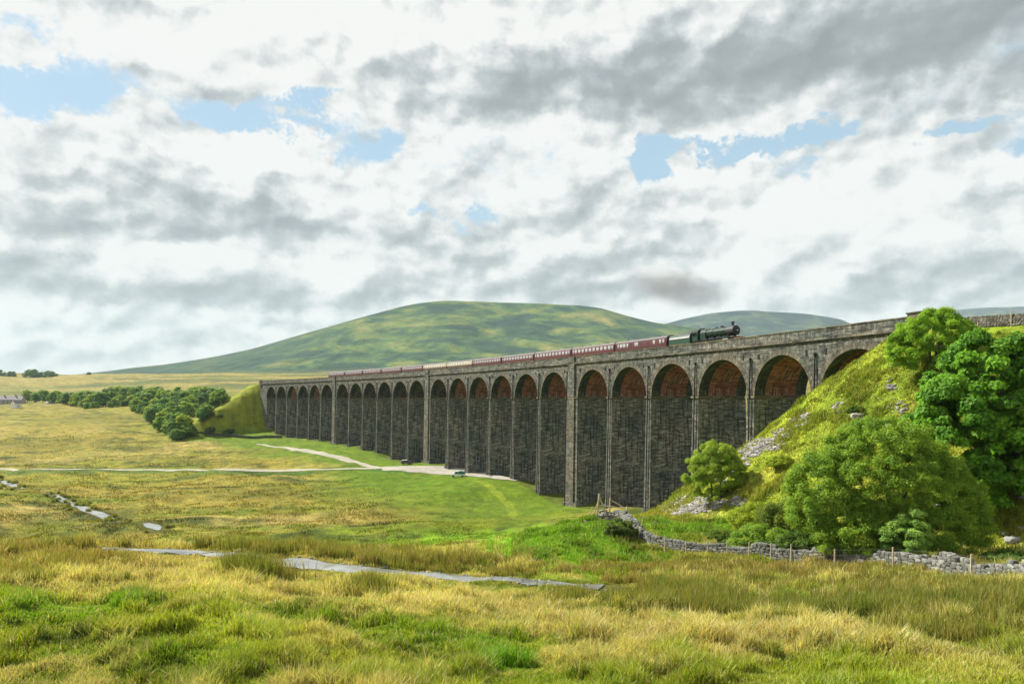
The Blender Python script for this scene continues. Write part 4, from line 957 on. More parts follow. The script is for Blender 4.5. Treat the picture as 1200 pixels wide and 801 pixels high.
# ------------------------------------------------------------------ trees and shrubs
def rnd_dirs(n):
    v = rng.normal(size=(n, 3)); return v / np.linalg.norm(v, axis=1)[:, None]
def leaf_mesh(name, cen, rad, n_per, size, cols, mat, parent, aspect=.55, jit=.18, shell=.5, up=.45):
    K = len(cen); n_per = np.asarray(n_per); idx = np.repeat(np.arange(K), n_per); n = len(idx)
    d = rnd_dirs(n); d[:, 2] = np.where(d[:, 2] < -.45, -d[:, 2] * .6, d[:, 2])
    f = (1 - shell * rng.random(n) ** 1.3) * (1 + .25 * (rng.random(n) - .3))
    P = cen[idx] + d * rad[idx] * f[:, None]
    nr = d + rng.normal(size=(n, 3)) * .55 + np.array([0, 0, up]); nr /= np.linalg.norm(nr, axis=1)[:, None]
    t = np.cross(nr, rng.normal(size=(n, 3))); t /= np.linalg.norm(t, axis=1)[:, None]; b = np.cross(nr, t)
    L = size * (.65 + .7 * rng.random(n)); Wd = L * aspect
    V = np.stack([P - t * L[:, None] * .5, P + b * Wd[:, None] * .5, P + t * L[:, None] * .5, P - b * Wd[:, None] * .5], 1).reshape(-1, 3)
    Q = np.arange(n * 4).reshape(-1, 4)
    cols = np.array(cols); cm = rng.random(K); m = np.clip(cm[idx] + (rng.random(n) - .5) * .5, 0, 1)
    c = cols[0] * (1 - m[:, None]) + cols[1] * m[:, None]; c = c * (1 + (rng.random(n) - .5) * 2 * jit)[:, None]
    c = np.repeat(c, 4, 0)
    return np_mesh(name, V, None, mat, parent, col=c, Q=Q)
def clumps(ells, n, rr, inner=.15, flat=(.6, .9)):
    """clump centres spread over the surfaces of overlapping ellipsoids"""
    E_ = np.array(ells, float); area = (E_[:, 3] * E_[:, 4] + E_[:, 4] * E_[:, 5] + E_[:, 3] * E_[:, 5]); out = []
    while len(out) < n:
        k = rng.choice(len(E_), p=area / area.sum()); d = rnd_dirs(1)[0]
        if d[2] < -.55 and rng.random() < .8: continue
        f = (rng.uniform(.78, 1.05) if rng.random() > inner else rng.uniform(.3, .75)); p = E_[k, :3] + d * E_[k, 3:] * f
        q = (((p - E_[:, :3]) / E_[:, 3:]) ** 2).sum(1)
        if (q < .5).sum() > 0 and rng.random() > inner: continue
        if p[2] < .3: continue
        out.append(p)
    cen = np.array(out); r = rng.uniform(rr[0], rr[1], n)
    rad = np.stack([r * rng.uniform(.9, 1.3, n), r * rng.uniform(.9, 1.3, n), r * rng.uniform(*flat, n)], 1)
    return cen, rad
M_bark = simple('bark', (.07, .055, .04), .9, var=.35, scale=9, bump=.5)
M_leaf = veg_mat('leaves', .42); 
def limb(mb, p, q, r0, r1, bend=.15, segs=4, n=8):
    p = Vector(p); q = Vector(q); off = Vector((random.uniform(-1, 1), random.uniform(-1, 1), random.uniform(0, .6))) * (q - p).length * bend; prev = p
    for k in range(1, segs + 1):
        t = k / segs; c = p.lerp(q, t) + off * math.sin(math.pi * t)
        mb.cyl(prev, c, r0 + (r1 - r0) * (k - 1) / segs, r0 + (r1 - r0) * k / segs, n=n, caps=(k in (1, segs))); prev = c
def tree(name, loc, ells, nclump, rr, leaves, lsize, cols, label=None, cat='tree', group=None, stems=1, tr=.3, aspect=.55, trunk_h=None, mat=None, shell=.5, rz=0, inner=.15, flat=(.6, .9), up=.45):
    root = empty(name, loc, rz); tag(root, label, cat, group)
    cen, rad = clumps(ells, nclump, rr, inner, flat)
    w = (rad[:, 0] * rad[:, 1]); npc = np.maximum(6, (leaves * w / w.sum())).astype(int)
    leaf_mesh('crown' if cat == 'tree' else 'foliage', cen, rad, npc, lsize, cols, mat or M_leaf, root, aspect, shell=shell, up=up)
    mb = MB(); E_ = np.array(ells); ztop = (E_[:, 2] + E_[:, 5]).max()
    for s in range(stems):
        a = random.uniform(0, 6.28); o = .0 if stems == 1 else tr * 2.5
        b0 = Vector((math.cos(a) * o, math.sin(a) * o, -.5)); th = trunk_h or ztop * .35
        f = Vector((math.cos(a) * o * 2, math.sin(a) * o * 2, th)); limb(mb, b0, f, tr, tr * .72, .04)
        pick = rng.choice(len(cen), min(len(cen), 16 // stems + 2), replace=False)
        for k in pick: limb(mb, f, tuple(cen[k]), tr * .34, tr * .06, .12, 4, 6)
    mb.build('trunk', M_bark, root, False)
    return root
WIL = [(.135, .255, .024), (.265, .400, .040)]; SYC = [(.075, .200, .016), (.180, .380, .026)]; YGB = [(.23, .33, .024), (.36, .43, .03)]; DKB = [(.065, .14, .018), (.13, .22, .028)]
def at(x, y, **k): return hit(x, y, detail=True, **k)
def place_Y(px, Y, sink=.2):
    X = (px - 600) / FP * Y; return (X, Y, gz(X, Y) - sink)
# big willow behind the wall
b = place_Y(1036, 54)
tree('willow_tree', b, [(0, 0, 6.6, 4.9, 4.2, 4.6), (-4.0, .4, 5.0, 3.4, 3.0, 4.0), (4.3, .3, 4.4, 3.4, 3.0, 3.7), (1.8, -1.5, 3.0, 4.0, 2.4, 2.9), (-2.3, -1.6, 2.7, 3.6, 2.3, 2.6), (6.4, 0, 2.9, 1.8, 2, 2.2), (2.2, .5, 7.6, 2.6, 2.4, 2.7)], 760, (.38, .64), 300000, .175, WIL, 'broad rounded willow with dense olive green foliage behind the stone wall, largest of the bushes', stems=4, tr=.22, aspect=.42, flat=(.95, 1.3), up=.15, shell=.65)
b = place_Y(1062, 49)
tree('sapling', b, [(0, 0, 2.0, 1.35, 1.2, 1.9), (.4, 0, 3.2, .8, .8, 1.3), (-.6, 0, 1.4, 1.0, .9, 1.3)], 60, (.3, .5), 15000, .20, [(.15, .28, .05), (.27, .43, .08)], 'small upright bright green sapling standing in front of the broad willow', stems=2, tr=.08, aspect=.4)
b = place_Y(1168, 60)
syc = tree('sycamore_tree', b, [(0, 0, 7.6, 5.0, 4.4, 4.3), (-3.6, -.5, 5.2, 3.4, 3.2, 3.8), (4.6, 0, 6.4, 4.0, 3.6, 5.0), (.4, -1.8, 4.2, 4.4, 2.8, 3.4), (5.0, -1.0, 3.8, 3.4, 2.6, 3.0), (-4.2, -.8, 7.0, 2.0, 2.0, 2.0), (2.8, 0, 9.6, 2.6, 2.6, 2.0), (-1.5, -1.2, 2.4, 3.6, 2.4, 2.2), (4.0, .5, 2.2, 3.2, 2.4, 2.0)], 460, (.5, .9), 150000, .30, SYC, 'tall dense dark green sycamore at the right edge on the railway slope', tr=.34, aspect=.8, shell=.4)
syc.scale = (1.06, 1.06, 1.24)
b = at(1094, 434)
b = (b[0], b[1], gz(b[0], b[1]) - .2)
k = b[1] / 75
tree('hawthorn_tree', b, [(0, 0, 3.9 * k, 3.5 * k, 3.0 * k, 2.8 * k), (-2.6 * k, 0, 2.5 * k, 2.3 * k, 2.2 * k, 2.1 * k), (2.4 * k, 0, 3.4 * k, 2.2 * k, 2.0 * k, 2.4 * k), (-1.0 * k, -.6, 1.8 * k, 2.6 * k, 2 * k, 1.7 * k), (.9 * k, 0, 5.3 * k, 1.9 * k, 1.8 * k, 1.5 * k)], 300, (.35, .6), 120000, .18, [(.15, .30, .018), (.27, .46, .026)], 'bright green bushy hawthorn high on the slope beside the end of the viaduct parapet', stems=3, tr=.16, aspect=.45, flat=(.9, 1.2), up=.2, shell=.6)
b = at(838, 586); b = (b[0], b[1], gz(b[0], b[1]) - .4); print('small tree', b)
tree('rowan_tree', b, [(0, 0, 4.6, 3.0, 2.8, 3.0), (1.9, .2, 3.8, 2.2, 2.0, 2.2), (-1.8, 0, 3.6, 2.0, 2.0, 2.5), (-.6, 0, 2.0, 2.0, 1.8, 1.9), (.4, 0, 6.2, 1.8, 1.7, 1.6)], 220, (.35, .55), 80000, .17, [(.19, .31, .028), (.33, .44, .045)], 'small feathery light green tree on the scree in front of the viaduct piers', stems=2, tr=.14, aspect=.42, flat=(.9, 1.3), up=.15, shell=.65)
bushes = [
 (886, 76, 2.6, 3.2, YGB, 'yellow green bush on the scree slope left of the broad willow', 'shrub', 16000), (928, 70, 3.3, 4.6, [(.11, .165, .018), (.19, .24, .025)], 'tall yellowish bush touching the left side of the broad willow', 'shrub', 26000),
 (893, 66, 2.5, 2.9, WIL, 'mid green bush standing behind the wall below the scree slope', 'shrub', 15000), (940, 62, 2.2, 2.4, DKB, 'dark shaded bush at the left foot of the broad willow', 'shrub', 12000),
 (872, 68, 1.8, 1.6, DKB, 'low dark green bush just over the wall, left of the other bushes', 'shrub', 9000), (905, 61, 1.7, 1.5, [(.05, .11, .014), (.10, .17, .02)], 'low rounded bush directly behind the wall below the yellowish bush', 'shrub', 9000), (846, 72, 1.6, 1.2, [(.07, .14, .014), (.14, .2, .02)], 'small low bush in bright grass at the left end of the bushes', 'shrub', 7000),
 (916, 84, 1.6, 1.5, YGB, 'small bush halfway up the scree on the slope', 'shrub', 5000), (1003, 84, .9, .9, DKB, 'tiny dark bush alone on the yellow upper slope', 'shrub', 1800),
 (728, 69.5, 1.5, 2.1, [(.07, .12, .02), (.13, .17, .03)], 'round green bush on the bank left of the tumbled wall', 'shrub', 8000), (1180, 47, 1.3, .9, DKB, 'dark weeds behind the wall at the right edge', 'shrub', 5000),
]
for px, Y, rad_, h, cols, lab, cat, nl in bushes:
    b = place_Y(px, Y, .15)
    tree('shrub', b, [(0, 0, h * .5, rad_, rad_ * .85, h * .5), (rad_ * .5, 0, h * .36, rad_ * .6, rad_ * .6, h * .38), (-rad_ * .5, .1, h * .4, rad_ * .6, rad_ * .6, h * .38)], int(50 + rad_ * 30), (rad_ * .14, rad_ * .23), int(nl * 2), .18, cols, lab, cat, 'bushes at the foot of the railway slope', stems=2, tr=.06, aspect=.45, flat=(.85, 1.2), up=.2, shell=.6)

# belt of trees on the left, far away
far_cols = [[(.10, .20, .024), (.20, .33, .034)], [(.14, .26, .024), (.25, .38, .034)], [(.07, .16, .034), (.14, .25, .04)], [(.21, .31, .028), (.32, .42, .04)], [(.10, .22, .05), (.17, .30, .06)]]
protos_t = []
for k in range(6):
    e = [(0, 0, 3.4, 5.2, 5.2, 3.4), (0, 0, 6.6, 4.6, 4.6, 5.2), (random.uniform(1, 2.6), random.uniform(-2, 2), 4.8, 3.8, 3.6, 4.0), (random.uniform(-3, -1), random.uniform(-2, 2), 4.6, 3.8, 3.6, 4.0), (random.uniform(-1, 1), -1.5, 8.8, 2.8, 2.8, 2.8)]
    protos_t.append(tree('broadleaf_tree', (0, 0, 0), e, 60, (1.2, 2.0), 5200, .85, far_cols[k % 5], None, 'tree', None, tr=.35, aspect=.8, trunk_h=3, shell=.35))
spots = []
rr = random.Random(3)
for x in range(66, 136, 8): spots.append((x + rr.uniform(-3, 3), 474 + rr.uniform(-1.5, 1), rr.uniform(13, 18)))
for x in range(32, 70, 9): spots.append((x + rr.uniform(-3, 3), 471 + rr.uniform(-1, 1), rr.uniform(10, 16)))
for x in range(132, 262, 8): spots.append((x + rr.uniform(-3, 3), 471 + rr.uniform(-1.5, 1.5) + (x > 200) * 2, rr.uniform(15, 21)))
for x in range(92, 236, 8): spots.append((x + rr.uniform(-3, 3), 477 + rr.uniform(-1.5, 1), rr.uniform(14, 19)))
for x, y in ((160, 482), (170, 485), (181, 483), (192, 484), (203, 485), (214, 483), (224, 481), (235, 479), (176, 490), (186, 491), (197, 493), (208, 492), (217, 490), (182, 497), (191, 499), (201, 500), (211, 499), (189, 504), (198, 507), (207, 508), (216, 506), (205, 512), (225, 487), (219, 512), (228, 473), (243, 473), (252, 476), (259, 471)): spots.append((x, y, rr.uniform(15, 22)))
spots += [(243, 487, 13), (236, 490, 12)]
GB = ['in the back row of the wood below the pale moor', 'along the front edge of the wood beside the yellow field', 'in the tongue of wood running down towards the viaduct']
for x, y in [(s_[0] + rr.uniform(-5, 5), s_[1] + rr.uniform(0, 3)) for s_ in spots[12:] if rr.random() < .8]: spots.append((x, y, rr.uniform(9, 13)))
used_t = 0
for n, (x, y, hp) in enumerate(spots):
    h3 = hit(x, y, ymin=200, detail=False)
    if h3 is None: continue
    X, Y, _ = h3; H = min(19, max(7, hp * Y / FP)); k = n % 6
    o = protos_t[k] if used_t < 6 and protos_t[k].location.x == 0 else copy_tree(protos_t[k]); used_t += 1
    o.location = (X, Y, gz(X, Y) - .3); s = H / 11.6 * .9; wv = rr.uniform(.9, 1.2) * s; o.scale = (wv, wv, s); o.rotation_euler = (0, 0, rr.uniform(0, 6.28))
    row = 2 if y > 480 else (1 if y > 475 else 0)
    kind_ = ['dark green rounded tree', 'mid green rounded tree', 'very dark compact tree', 'light yellow green tree', 'bluish green tree'][k % 5]
    tag(o, kind_ + ' ' + GB[row], 'tree', '%s %s' % (kind_ + 's', GB[row]))
# trees on the far skyline
for n, (x, hp, lab) in enumerate([(2, 7.5, 'thin tree on the far left skyline at the edge of the picture'), (13, 6.5, 'small round skyline tree between the thin one and the big group'), (35, 8.5, 'tallest tree of the skyline group at left'), (42, 9.0, 'broad tree in the middle of the skyline group'), (49, 6.5, 'small tree in the gap of the skyline group'), (57, 7.0, 'tree second from the right end of the skyline group'), (63, 6.0, 'rightmost tree of the skyline group at left'), (104, 3.6, 'tiny lone tree on the skyline where the fell begins')]):
    o = copy_tree(protos_t[(n * 2) % 6]); Y = 1800; X = (x - 600) / FP * Y; H = hp * Y / FP * 1.08; o.location = (X, Y, gz(X, Y) - 2.5); s = H / 11.6; o.scale = (s * (1.5 if n not in (0, 4) else .8), s * 1.3, s)
    tag(o, lab, 'tree', 'trees on the far skyline')
# low dark bushes in front of the far embankment
for x, y, w_, lab in [(247, 503, 12, 'low dark bush left of a pair below the far embankment'), (268, 505, 15, 'wider low dark bush right of a pair below the far embankment'), (238, 492, 9, 'small dark bush at the left toe of the far embankment'), (258, 487, 8, 'little bush alone on the flank of the far embankment'), (246, 476, 12, 'rounded bush at the upper left edge of the far embankment'), (575, 561, 4.5, 'little dark bush against a pier foot beside the gravel yard')]:
    h3 = hit(x, y, ymin=120, detail=False); o = copy_tree(protos_t[2]); X, Y, _ = h3; s = w_ * Y / FP / 9.5; o.location = (X, Y, gz(X, Y) - s * 2.2); o.scale = (s, s * .7, s * .42); o.name = 'shrub'
    tag(o, lab, 'shrub', 'low bushes on the valley floor')

# ------------------------------------------------------------------ stones
def ico(sub=1):
    bm = bmesh.new(); bmesh.ops.create_icosphere(bm, subdivisions=sub, radius=1); V = np.array([v.co[:] for v in bm.verts]); F = np.array([[v.index for v in f.verts] for f in bm.faces]); bm.free(); return V, F
IV, IF = ico(2)
def stones(P, S, name, mat, parent=None, rot=None, boxy=.6, cols=((.24, .23, .21), (.12, .12, .105)), jitter=.22):
    """P centres (n,3), S half sizes (n,3)"""
    n = len(P); P = np.asarray(P, float); S = np.asarray(S, float); base = np.sign(IV) * np.abs(IV) ** boxy; base = base / np.abs(base).max()
    V = np.repeat(base[None], n, 0); V = V * (1 + (rng.random((n, len(IV), 1)) - .5) * jitter) ; V = V * S[:, None]
    a = rng.uniform(-.12, .12, n) if rot is None else rot; tl = rng.uniform(-.15, .15, n) if rot is None else rng.uniform(-.12, .12, n)
    ca, sa = np.cos(a)[:, None], np.sin(a)[:, None]; x = V[..., 0] * 1; y = V[..., 1] * 1; z = V[..., 2] * 1
    z = z + x * np.tan(tl)[:, None]
    V = np.stack([x * ca - y * sa, x * sa + y * ca, z], -1) + P[:, None]
    F = (IF[None] + (np.arange(n) * len(IV))[:, None, None]).reshape(-1, 3)
    m = rng.random(n); c = np.array(cols[0]) * m[:, None] + np.array(cols[1]) * (1 - m[:, None]); c = c * rng.uniform(.8, 1.2, n)[:, None]
    return np_mesh(name, V.reshape(-1, 3), F, mat, parent, col=np.repeat(c, len(IV), 0))
def stone_mat(name='wall_stone'):
    m, nt, b, out = new_mat(name); a = N_(nt, 'ShaderNodeVertexColor', layer_name='Col'); geo = N_(nt, 'ShaderNodeNewGeometry')
    n = N_(nt, 'ShaderNodeTexNoise', i_Scale=7.0, i_Detail=6.0, i_Roughness=.7); L_(nt, geo.outputs['Position'], n.inputs['Vector'])
    c = mixc(nt, 1.0, a.outputs[0], ramp(nt, n.outputs[0], [(.34, (.55, .55, .5)), (.5, (1, 1, 1)), (.66, (1.35, 1.35, 1.3))]), 'MULTIPLY')
    L_(nt, c, b.inputs['Base Color']); b.inputs['Roughness'].default_value = .95; b.inputs['Specular IOR Level'].default_value = .15
    bu = N_(nt, 'ShaderNodeBump', i_Strength=.6, i_Distance=.05); L_(nt, n.outputs[0], bu.inputs['Height']); L_(nt, bu.outputs[0], b.inputs['Normal']); return m
M_wst = stone_mat()
def dry_wall(name, P, H, th, label, group=None, ch=.2, collapse=None, zfun=None, cols=((.215, .215, .195), (.085, .088, .075))):
    P = np.array(P); seg = np.linalg.norm(np.diff(P, axis=0), axis=1); L = np.r_[0, np.cumsum(seg)]; C_, S_, Rr = [], [], []
    nc = max(3, int(round(H / ch)))
    for side in (-1, 1):
        for c in range(nc):
            s = rng.uniform(0, .3)
            while s < L[-1]:
                ln = rng.uniform(.28, .62) * (1.0 if c < nc - 1 else .8); t = s / L[-1]
                hh = H * (1 if collapse is None else collapse(t)); 
                if (c + .5) * ch > hh + rng.uniform(-.12, .12): s += ln; continue
                x = np.interp(s + ln / 2, L, P[:, 0]); y = np.interp(s + ln / 2, L, P[:, 1]); k = min(len(seg) - 1, np.searchsorted(L, s + ln / 2) - 1); d = (P[k+1] - P[k]) / seg[k]
                w = th * (1 - .4 * c / nc) / 2; ox, oy = -d[1] * side * w * .6, d[0] * side * w * .6; z = (zfun or gz)(x, y) if (c == 0 or True) else 0
                C_.append((x + ox, y + oy, z - .05 + (c + .5) * ch + rng.uniform(-.03, .03))); S_.append((ln * .54, w * .62, ch * rng.uniform(.50, .66) * (1.25 if c == nc - 1 else 1))); Rr.append(math.atan2(d[1], d[0]) + rng.uniform(-.1, .1)); s += ln
    o = stones(C_, S_, name, M_wst, rot=np.array(Rr), cols=cols, boxy=.55); tag(o, label, 'wall', group); return o
WP = [hit(x, y, detail=False)[:2] for x, y in [(722, 609), (735, 617), (746, 627), (756, 638), (768, 646), (790, 650), (822, 653), (860, 656), (905, 659), (955, 662), (1005, 665), (1055, 669), (1100, 673), (1145, 678), (1200, 685), (1270, 696)]]
WP = [(10.4, 79.6), (11.6, 81.2)] + WP
Pw = []
for a, b_ in zip(WP[:-1], WP[1:]):
    n = max(1, int(math.dist(a, b_) / 1.0))
    for k in range(n): Pw.append((a[0] + (b_[0] - a[0]) * k / n, a[1] + (b_[1] - a[1]) * k / n))
Pw.append(WP[-1]); Pw = np.array(Pw)
for _ in range(4): Pw[1:-1] = (Pw[:-2] + 2 * Pw[1:-1] + Pw[2:]) / 4
print('wall pts', [(round(p[0],1), round(p[1],1)) for p in WP]); print('wall from', Pw[0], 'to', Pw[-1], 'n', len(Pw))
def coll(t): return .75 + .3 * float(vnoise(np.array([t * 40]), np.array([0.]), 7)[0])
dry_wall('dry_stone_wall', Pw, 1.4, .75, 'long rough dry stone wall snaking from the tumbled end to the right edge below the bushes', collapse=coll, ch=.23)
# wall along the top of the embankment, right of the viaduct end
Pt = [W(s, -.6)[:2] for s in np.arange(S_A - 2.4, -75, -2.0)]
dry_wall('dry_stone_wall', Pt, 1.3, .6, 'dark dry stone wall along the embankment top right of the viaduct end', ch=.26, cols=((.16, .15, .12), (.08, .075, .06)), zfun=lambda x, y: gz(x, y) - .1)
# low field wall on the valley floor
Pf = []
for x, y in [(218, 506), (250, 509), (290, 510.5), (330, 512)]: Pf.append(hit(x, y, ymin=130, detail=False)[:2])
Pf2 = [Pf[0]]
for a, b_ in zip(Pf[:-1], Pf[1:]):
    for k in range(1, 13): Pf2.append((a[0] + (b_[0] - a[0]) * k / 12, a[1] + (b_[1] - a[1]) * k / 12))
dry_wall('field_wall', Pf2, 1.5, .8, 'dark low field wall running to the far end piers of the viaduct', ch=.3, cols=((.10, .11, .07), (.05, .055, .04)))
# timber hurdles and leaning posts over the tumbled wall end
M_wood = simple('weathered_wood', (.42, .33, .21), .85, var=.3, scale=8)
def post(name, p, q, r, parent=None):
    mb = MB(); limb(mb, p, q, r, r * .85, .01, 2, 8); return mb.build(name, M_wood, parent, False)
h0 = (10.0, 79.5, gz(10.0, 79.5))
hb = empty('broken_fence', h0); tag(hb, 'heap of leaning timber posts and rails over the tumbled end of the stone wall', 'fence')
g0 = lambda x, y: gz(h0[0] + x, h0[1] + y) - h0[2]
for (x0, y0, z0, x1, y1, z1, r) in [(-.1, 0, -.2, .15, 0, 2.35, .10), (.2, 0, 2.0, .95, -.6, -.1, .07), (-.6, .2, -.2, .1, 0, 1.8, .06), (1.15, .4, -.2, 1.2, .4, 2.1, .08), (1.3, .4, 2.0, 2.5, .2, 1.3, .05), (2.3, -.3, -.3, 2.75, 0, 1.55, .08), (2.75, 0, 1.0, 2.0, -.5, .3, .06), (2.7, 0, 1.2, 3.2, -.5, -.2, .07), (.1, .05, 1.3, 2.7, .1, 1.0, .05), (-.8, .3, .6, 1.2, .2, 1.0, .05), (3.9, -1, -.5, 4.05, -1, .9, .07), (-.9, .1, -.1, -.5, 0, 1.2, .05)]:
    post('post' if z1 - z0 > 1 else 'rail', (x0, y0, z0 + g0(x0, y0)), (x1, y1, z1 + (g0(x1, y1) if z1 < 0 else g0(x0, y0))), r, hb)
# rubble spilled at its foot
PP, SP = [], []
for k in range(150):
    x = rng.normal(1.2, 1.5); y = rng.normal(0, .6); PP.append((h0[0] + x, h0[1] + y, gz(h0[0] + x, h0[1] + y) + rng.uniform(0, .9) * math.exp(-((x - 1.4) / 1.6) ** 2))); s = rng.uniform(.12, .28); SP.append((s, s * .8, s * .6))
hb.scale = (1.25, 1.25, 1.25)
tag(stones(PP, SP, 'rubble_heap', M_wst, cols=((.28, .26, .22), (.14, .13, .11))), 'heap of tumbled stones under the leaning timber posts', 'rubble', kind='stuff')
# post and wire fence in front of the wall
fr = hit(927, 664, detail=False); fence = empty('wire_fence', (fr[0], fr[1], fr[2])); tag(fence, 'post and wire fence with pale wooden posts running in front of the stone wall', 'fence')
tops = []
for x, y, hp in [(748, 636, 0), (779, 650, 0), (804, 653, 0), (829, 655, 0), (852, 657, 0), (878, 659, 0), (903, 661, 0), (927, 663, 0), (978, 667, 0), (1047, 673, 0), (1138, 682, 0), (1262, 700, 0)]:
    p = hit(x, y, detail=False); z = gz(p[0], p[1]); hh = 1.65 + random.uniform(-.08, .08); lx = random.uniform(-.05, .05)
    post('post', (p[0] - fr[0], p[1] - fr[1], z - fr[2] - .4), (p[0] - fr[0] + lx, p[1] - fr[1], z - fr[2] + hh), .065, fence); tops.append(Vector((p[0] - fr[0] + lx, p[1] - fr[1], z - fr[2] + hh - .1)))
M_wire = simple('fence_wire', (.16, .15, .14), .5, .6)
for dz in (0, -.35, -.75):
    mb = MB()
    for a, b_ in zip(tops[:-1], tops[1:]): mb.cyl(a + Vector((0, 0, dz)), b_ + Vector((0, 0, dz)), .009, n=4, caps=False)
    mb.build('wire', M_wire, fence, False)
# posts by the top wall
for x, Yp, hh, lab in [(1185, 79, 1.9, 'thin wooden post standing on the embankment top at right'), (1146, 82, 1.2, 'short post by the wall on the embankment top, beside the hawthorn')]:
    X = (x - 600) / FP * Yp; z = gz(X, Yp); o = post('fence_post', (0, 0, -.3), (0.02, 0, hh), .06); o.location = (X, Yp, z); tag(o, lab, 'post', 'posts on the embankment top')
# scree on the slope
def scatter_px(regs, smin, smax):
    P, S = [], []
    for (x, y, rx, ry, n) in regs:
        for _ in range(n):
            a = rng.uniform(0, 6.28); q = rng.random() ** .6; h = hit(x + math.cos(a) * rx * q, y + math.sin(a) * ry * q, ymin=40, ymax=140)
            if h is None: continue
            s = rng.uniform(smin, smax) * (1 if rng.random() < .85 else 1.5); P.append((h[0], h[1], h[2] + s * .15)); S.append((s, s * rng.uniform(.6, 1), s * rng.uniform(.35, .6)))
    return P, S
P, S = scatter_px([(815, 590, 34, 11, 480), (800, 597, 24, 7, 240), (790, 598, 14, 4, 80), (850, 551, 13, 8, 110), (845, 562, 8, 5, 40), (868, 541, 14, 6, 90), (897, 521, 24, 8, 300), (880, 530, 14, 6, 130), (918, 508, 12, 6, 80), (938, 494, 12, 6, 70), (945, 487, 8, 4, 30), (1004, 489, 6, 5, 18), (1045, 452, 8, 8, 16), (1052, 475, 12, 10, 26), (1020, 500, 24, 10, 20), (985, 478, 14, 8, 12), (862, 588, 16, 6, 60), (1042, 445, 3, 4, 5), (1000, 462, 30, 14, 10)], .11, .30)
tag(stones(P, S, 'scree', M_wst, cols=((.34, .32, .30), (.16, .15, .14)), rot=rng.uniform(0, 6.28, len(P)), boxy=.8, jitter=.4), 'pale broken stones scattered down the railway slope', 'scree', kind='stuff')
PB, SB = [], []
for k in range(110):
    i_ = rng.integers(0, len(BECK2)); p = BECK2[i_] + rng.normal(0, .35, 2) + np.array([0, rng.choice([-1, 1]) * rng.uniform(.7, 1.4)]); s_ = rng.uniform(.04, .11); PB.append((p[0], p[1], gz(p[0], p[1]) + .02)); SB.append((s_ * 1.5, s_, s_ * .6))
tag(stones(PB, SB, 'stream_stones', M_wst, cols=((.30, .29, .27), (.13, .125, .11)), rot=rng.uniform(0, 6.28, len(PB)), boxy=.8, jitter=.35), 'loose pale stones strewn along the edges of the nearer stream', 'stones', kind='stuff')
for n, (x, y, s, lab) in enumerate([(1098, 594, .45, 'grey boulder in grass nearest the right side of the willow'), (1133, 621, .38, 'grey boulder leftmost in the lower group beside the wall'), (1140, 629, .5, 'broad pale boulder in the middle of the group above the wall'), (1160, 611, .42, 'upper boulder standing dark against the yellow slope'), (1186, 634, .6, 'large pale slab boulder near the right edge, closest to the wall'), (1197, 620, .4, 'grey boulder cut by the right edge, above the slab'), (1178, 626, .35, 'small boulder just left of the large pale slab'), (1197, 583, .3, 'small pale boulder highest on the slope at the right edge'), (777, 697, .42, 'pale stone among the brown rushes in the foreground'), (1004, 489, .8, 'white boulder alone in the middle of the upper slope')]):
    h = hit(x, y, ymin=20); o = stones([(0, 0, 0)], [(s, s * .75, s * .5)], 'boulder', M_wst, cols=((.30, .29, .27), (.22, .215, .20)), boxy=.75, jitter=.3); o.location = (h[0], h[1], h[2] + s * .2); tag(o, lab, 'boulder', 'boulders lying in the grass')

# ------------------------------------------------------------------ buildings far left
M_wash = simple('whitewash', (.72, .72, .68), .8, var=.06); M_gstone = simple('grey_house_stone', (.30, .28, .25), .9); M_slate = simple('slate_roof', (.155, .135, .150), .7, var=.15, scale=1.5); M_win = simple('window_dark', (.03, .035, .04), .2)
def house(name, px, py, Ln, Dp, Hh, rh, wall, nwin, label, rz=0.0, chim=(-.48, .48)):
    h3 = hit(px, py, ymin=300, detail=False); root = empty(name, (h3[0], h3[1], h3[2] - .3), rz); tag(root, label, 'house')
    mb = MB(); mb.prism([(-Dp / 2, -3), (Dp / 2, -3), (Dp / 2, Hh), (0, Hh + rh), (-Dp / 2, Hh)], -Ln / 2, Ln / 2); mb.build('wall', wall, root, False)
    mb = MB(); e = .5
    for s in (-1, 1): mb.prism([(s * (Dp / 2 + e), Hh - e * rh / Dp * 2 + .05), (0, Hh + rh + .05), (0, Hh + rh + .3), (s * (Dp / 2 + e), Hh - e * rh / Dp * 2 + .3)], -Ln / 2 - .4, Ln / 2 + .4)
    rf = mb.build('roof', M_slate, root, False)
    for c in chim: mb = MB(); mb.box((c * Ln - .6, -.5, Hh + rh - .5), (c * Ln + .6, .5, Hh + rh + 1.6)); mb.build('chimney', wall, rf, False)
    for k in range(nwin):
        x = -Ln / 2 + (k + .5) * Ln / nwin
        for z in ((1.0, 2.3), (3.6, 4.8)) if Hh > 5 else ((1.0, 2.3),): mb = MB(); mb.box((x - .55, -Dp / 2 - .04, z[0]), (x + .55, -Dp / 2 + .1, z[1])); mb.build('window', M_win, root, False)
    return root
house('terrace_house', 9, 473, 36, 8, 5.2, 4.2, M_gstone, 8, 'long grey terraced row with a slate roof at the far left edge', .05, (-.45, -.1, .25, .48))
house('cottage', 19, 477, 7, 6, 4.6, 3.0, M_wash, 1, 'small whitewashed cottage in front of the grey terraced row', 1.3, (.4,))
house('farm_building', 62, 474, 12, 6, 2.2, 1.6, M_wash, 2, 'low pale farm building among the trees at left', .1, ())

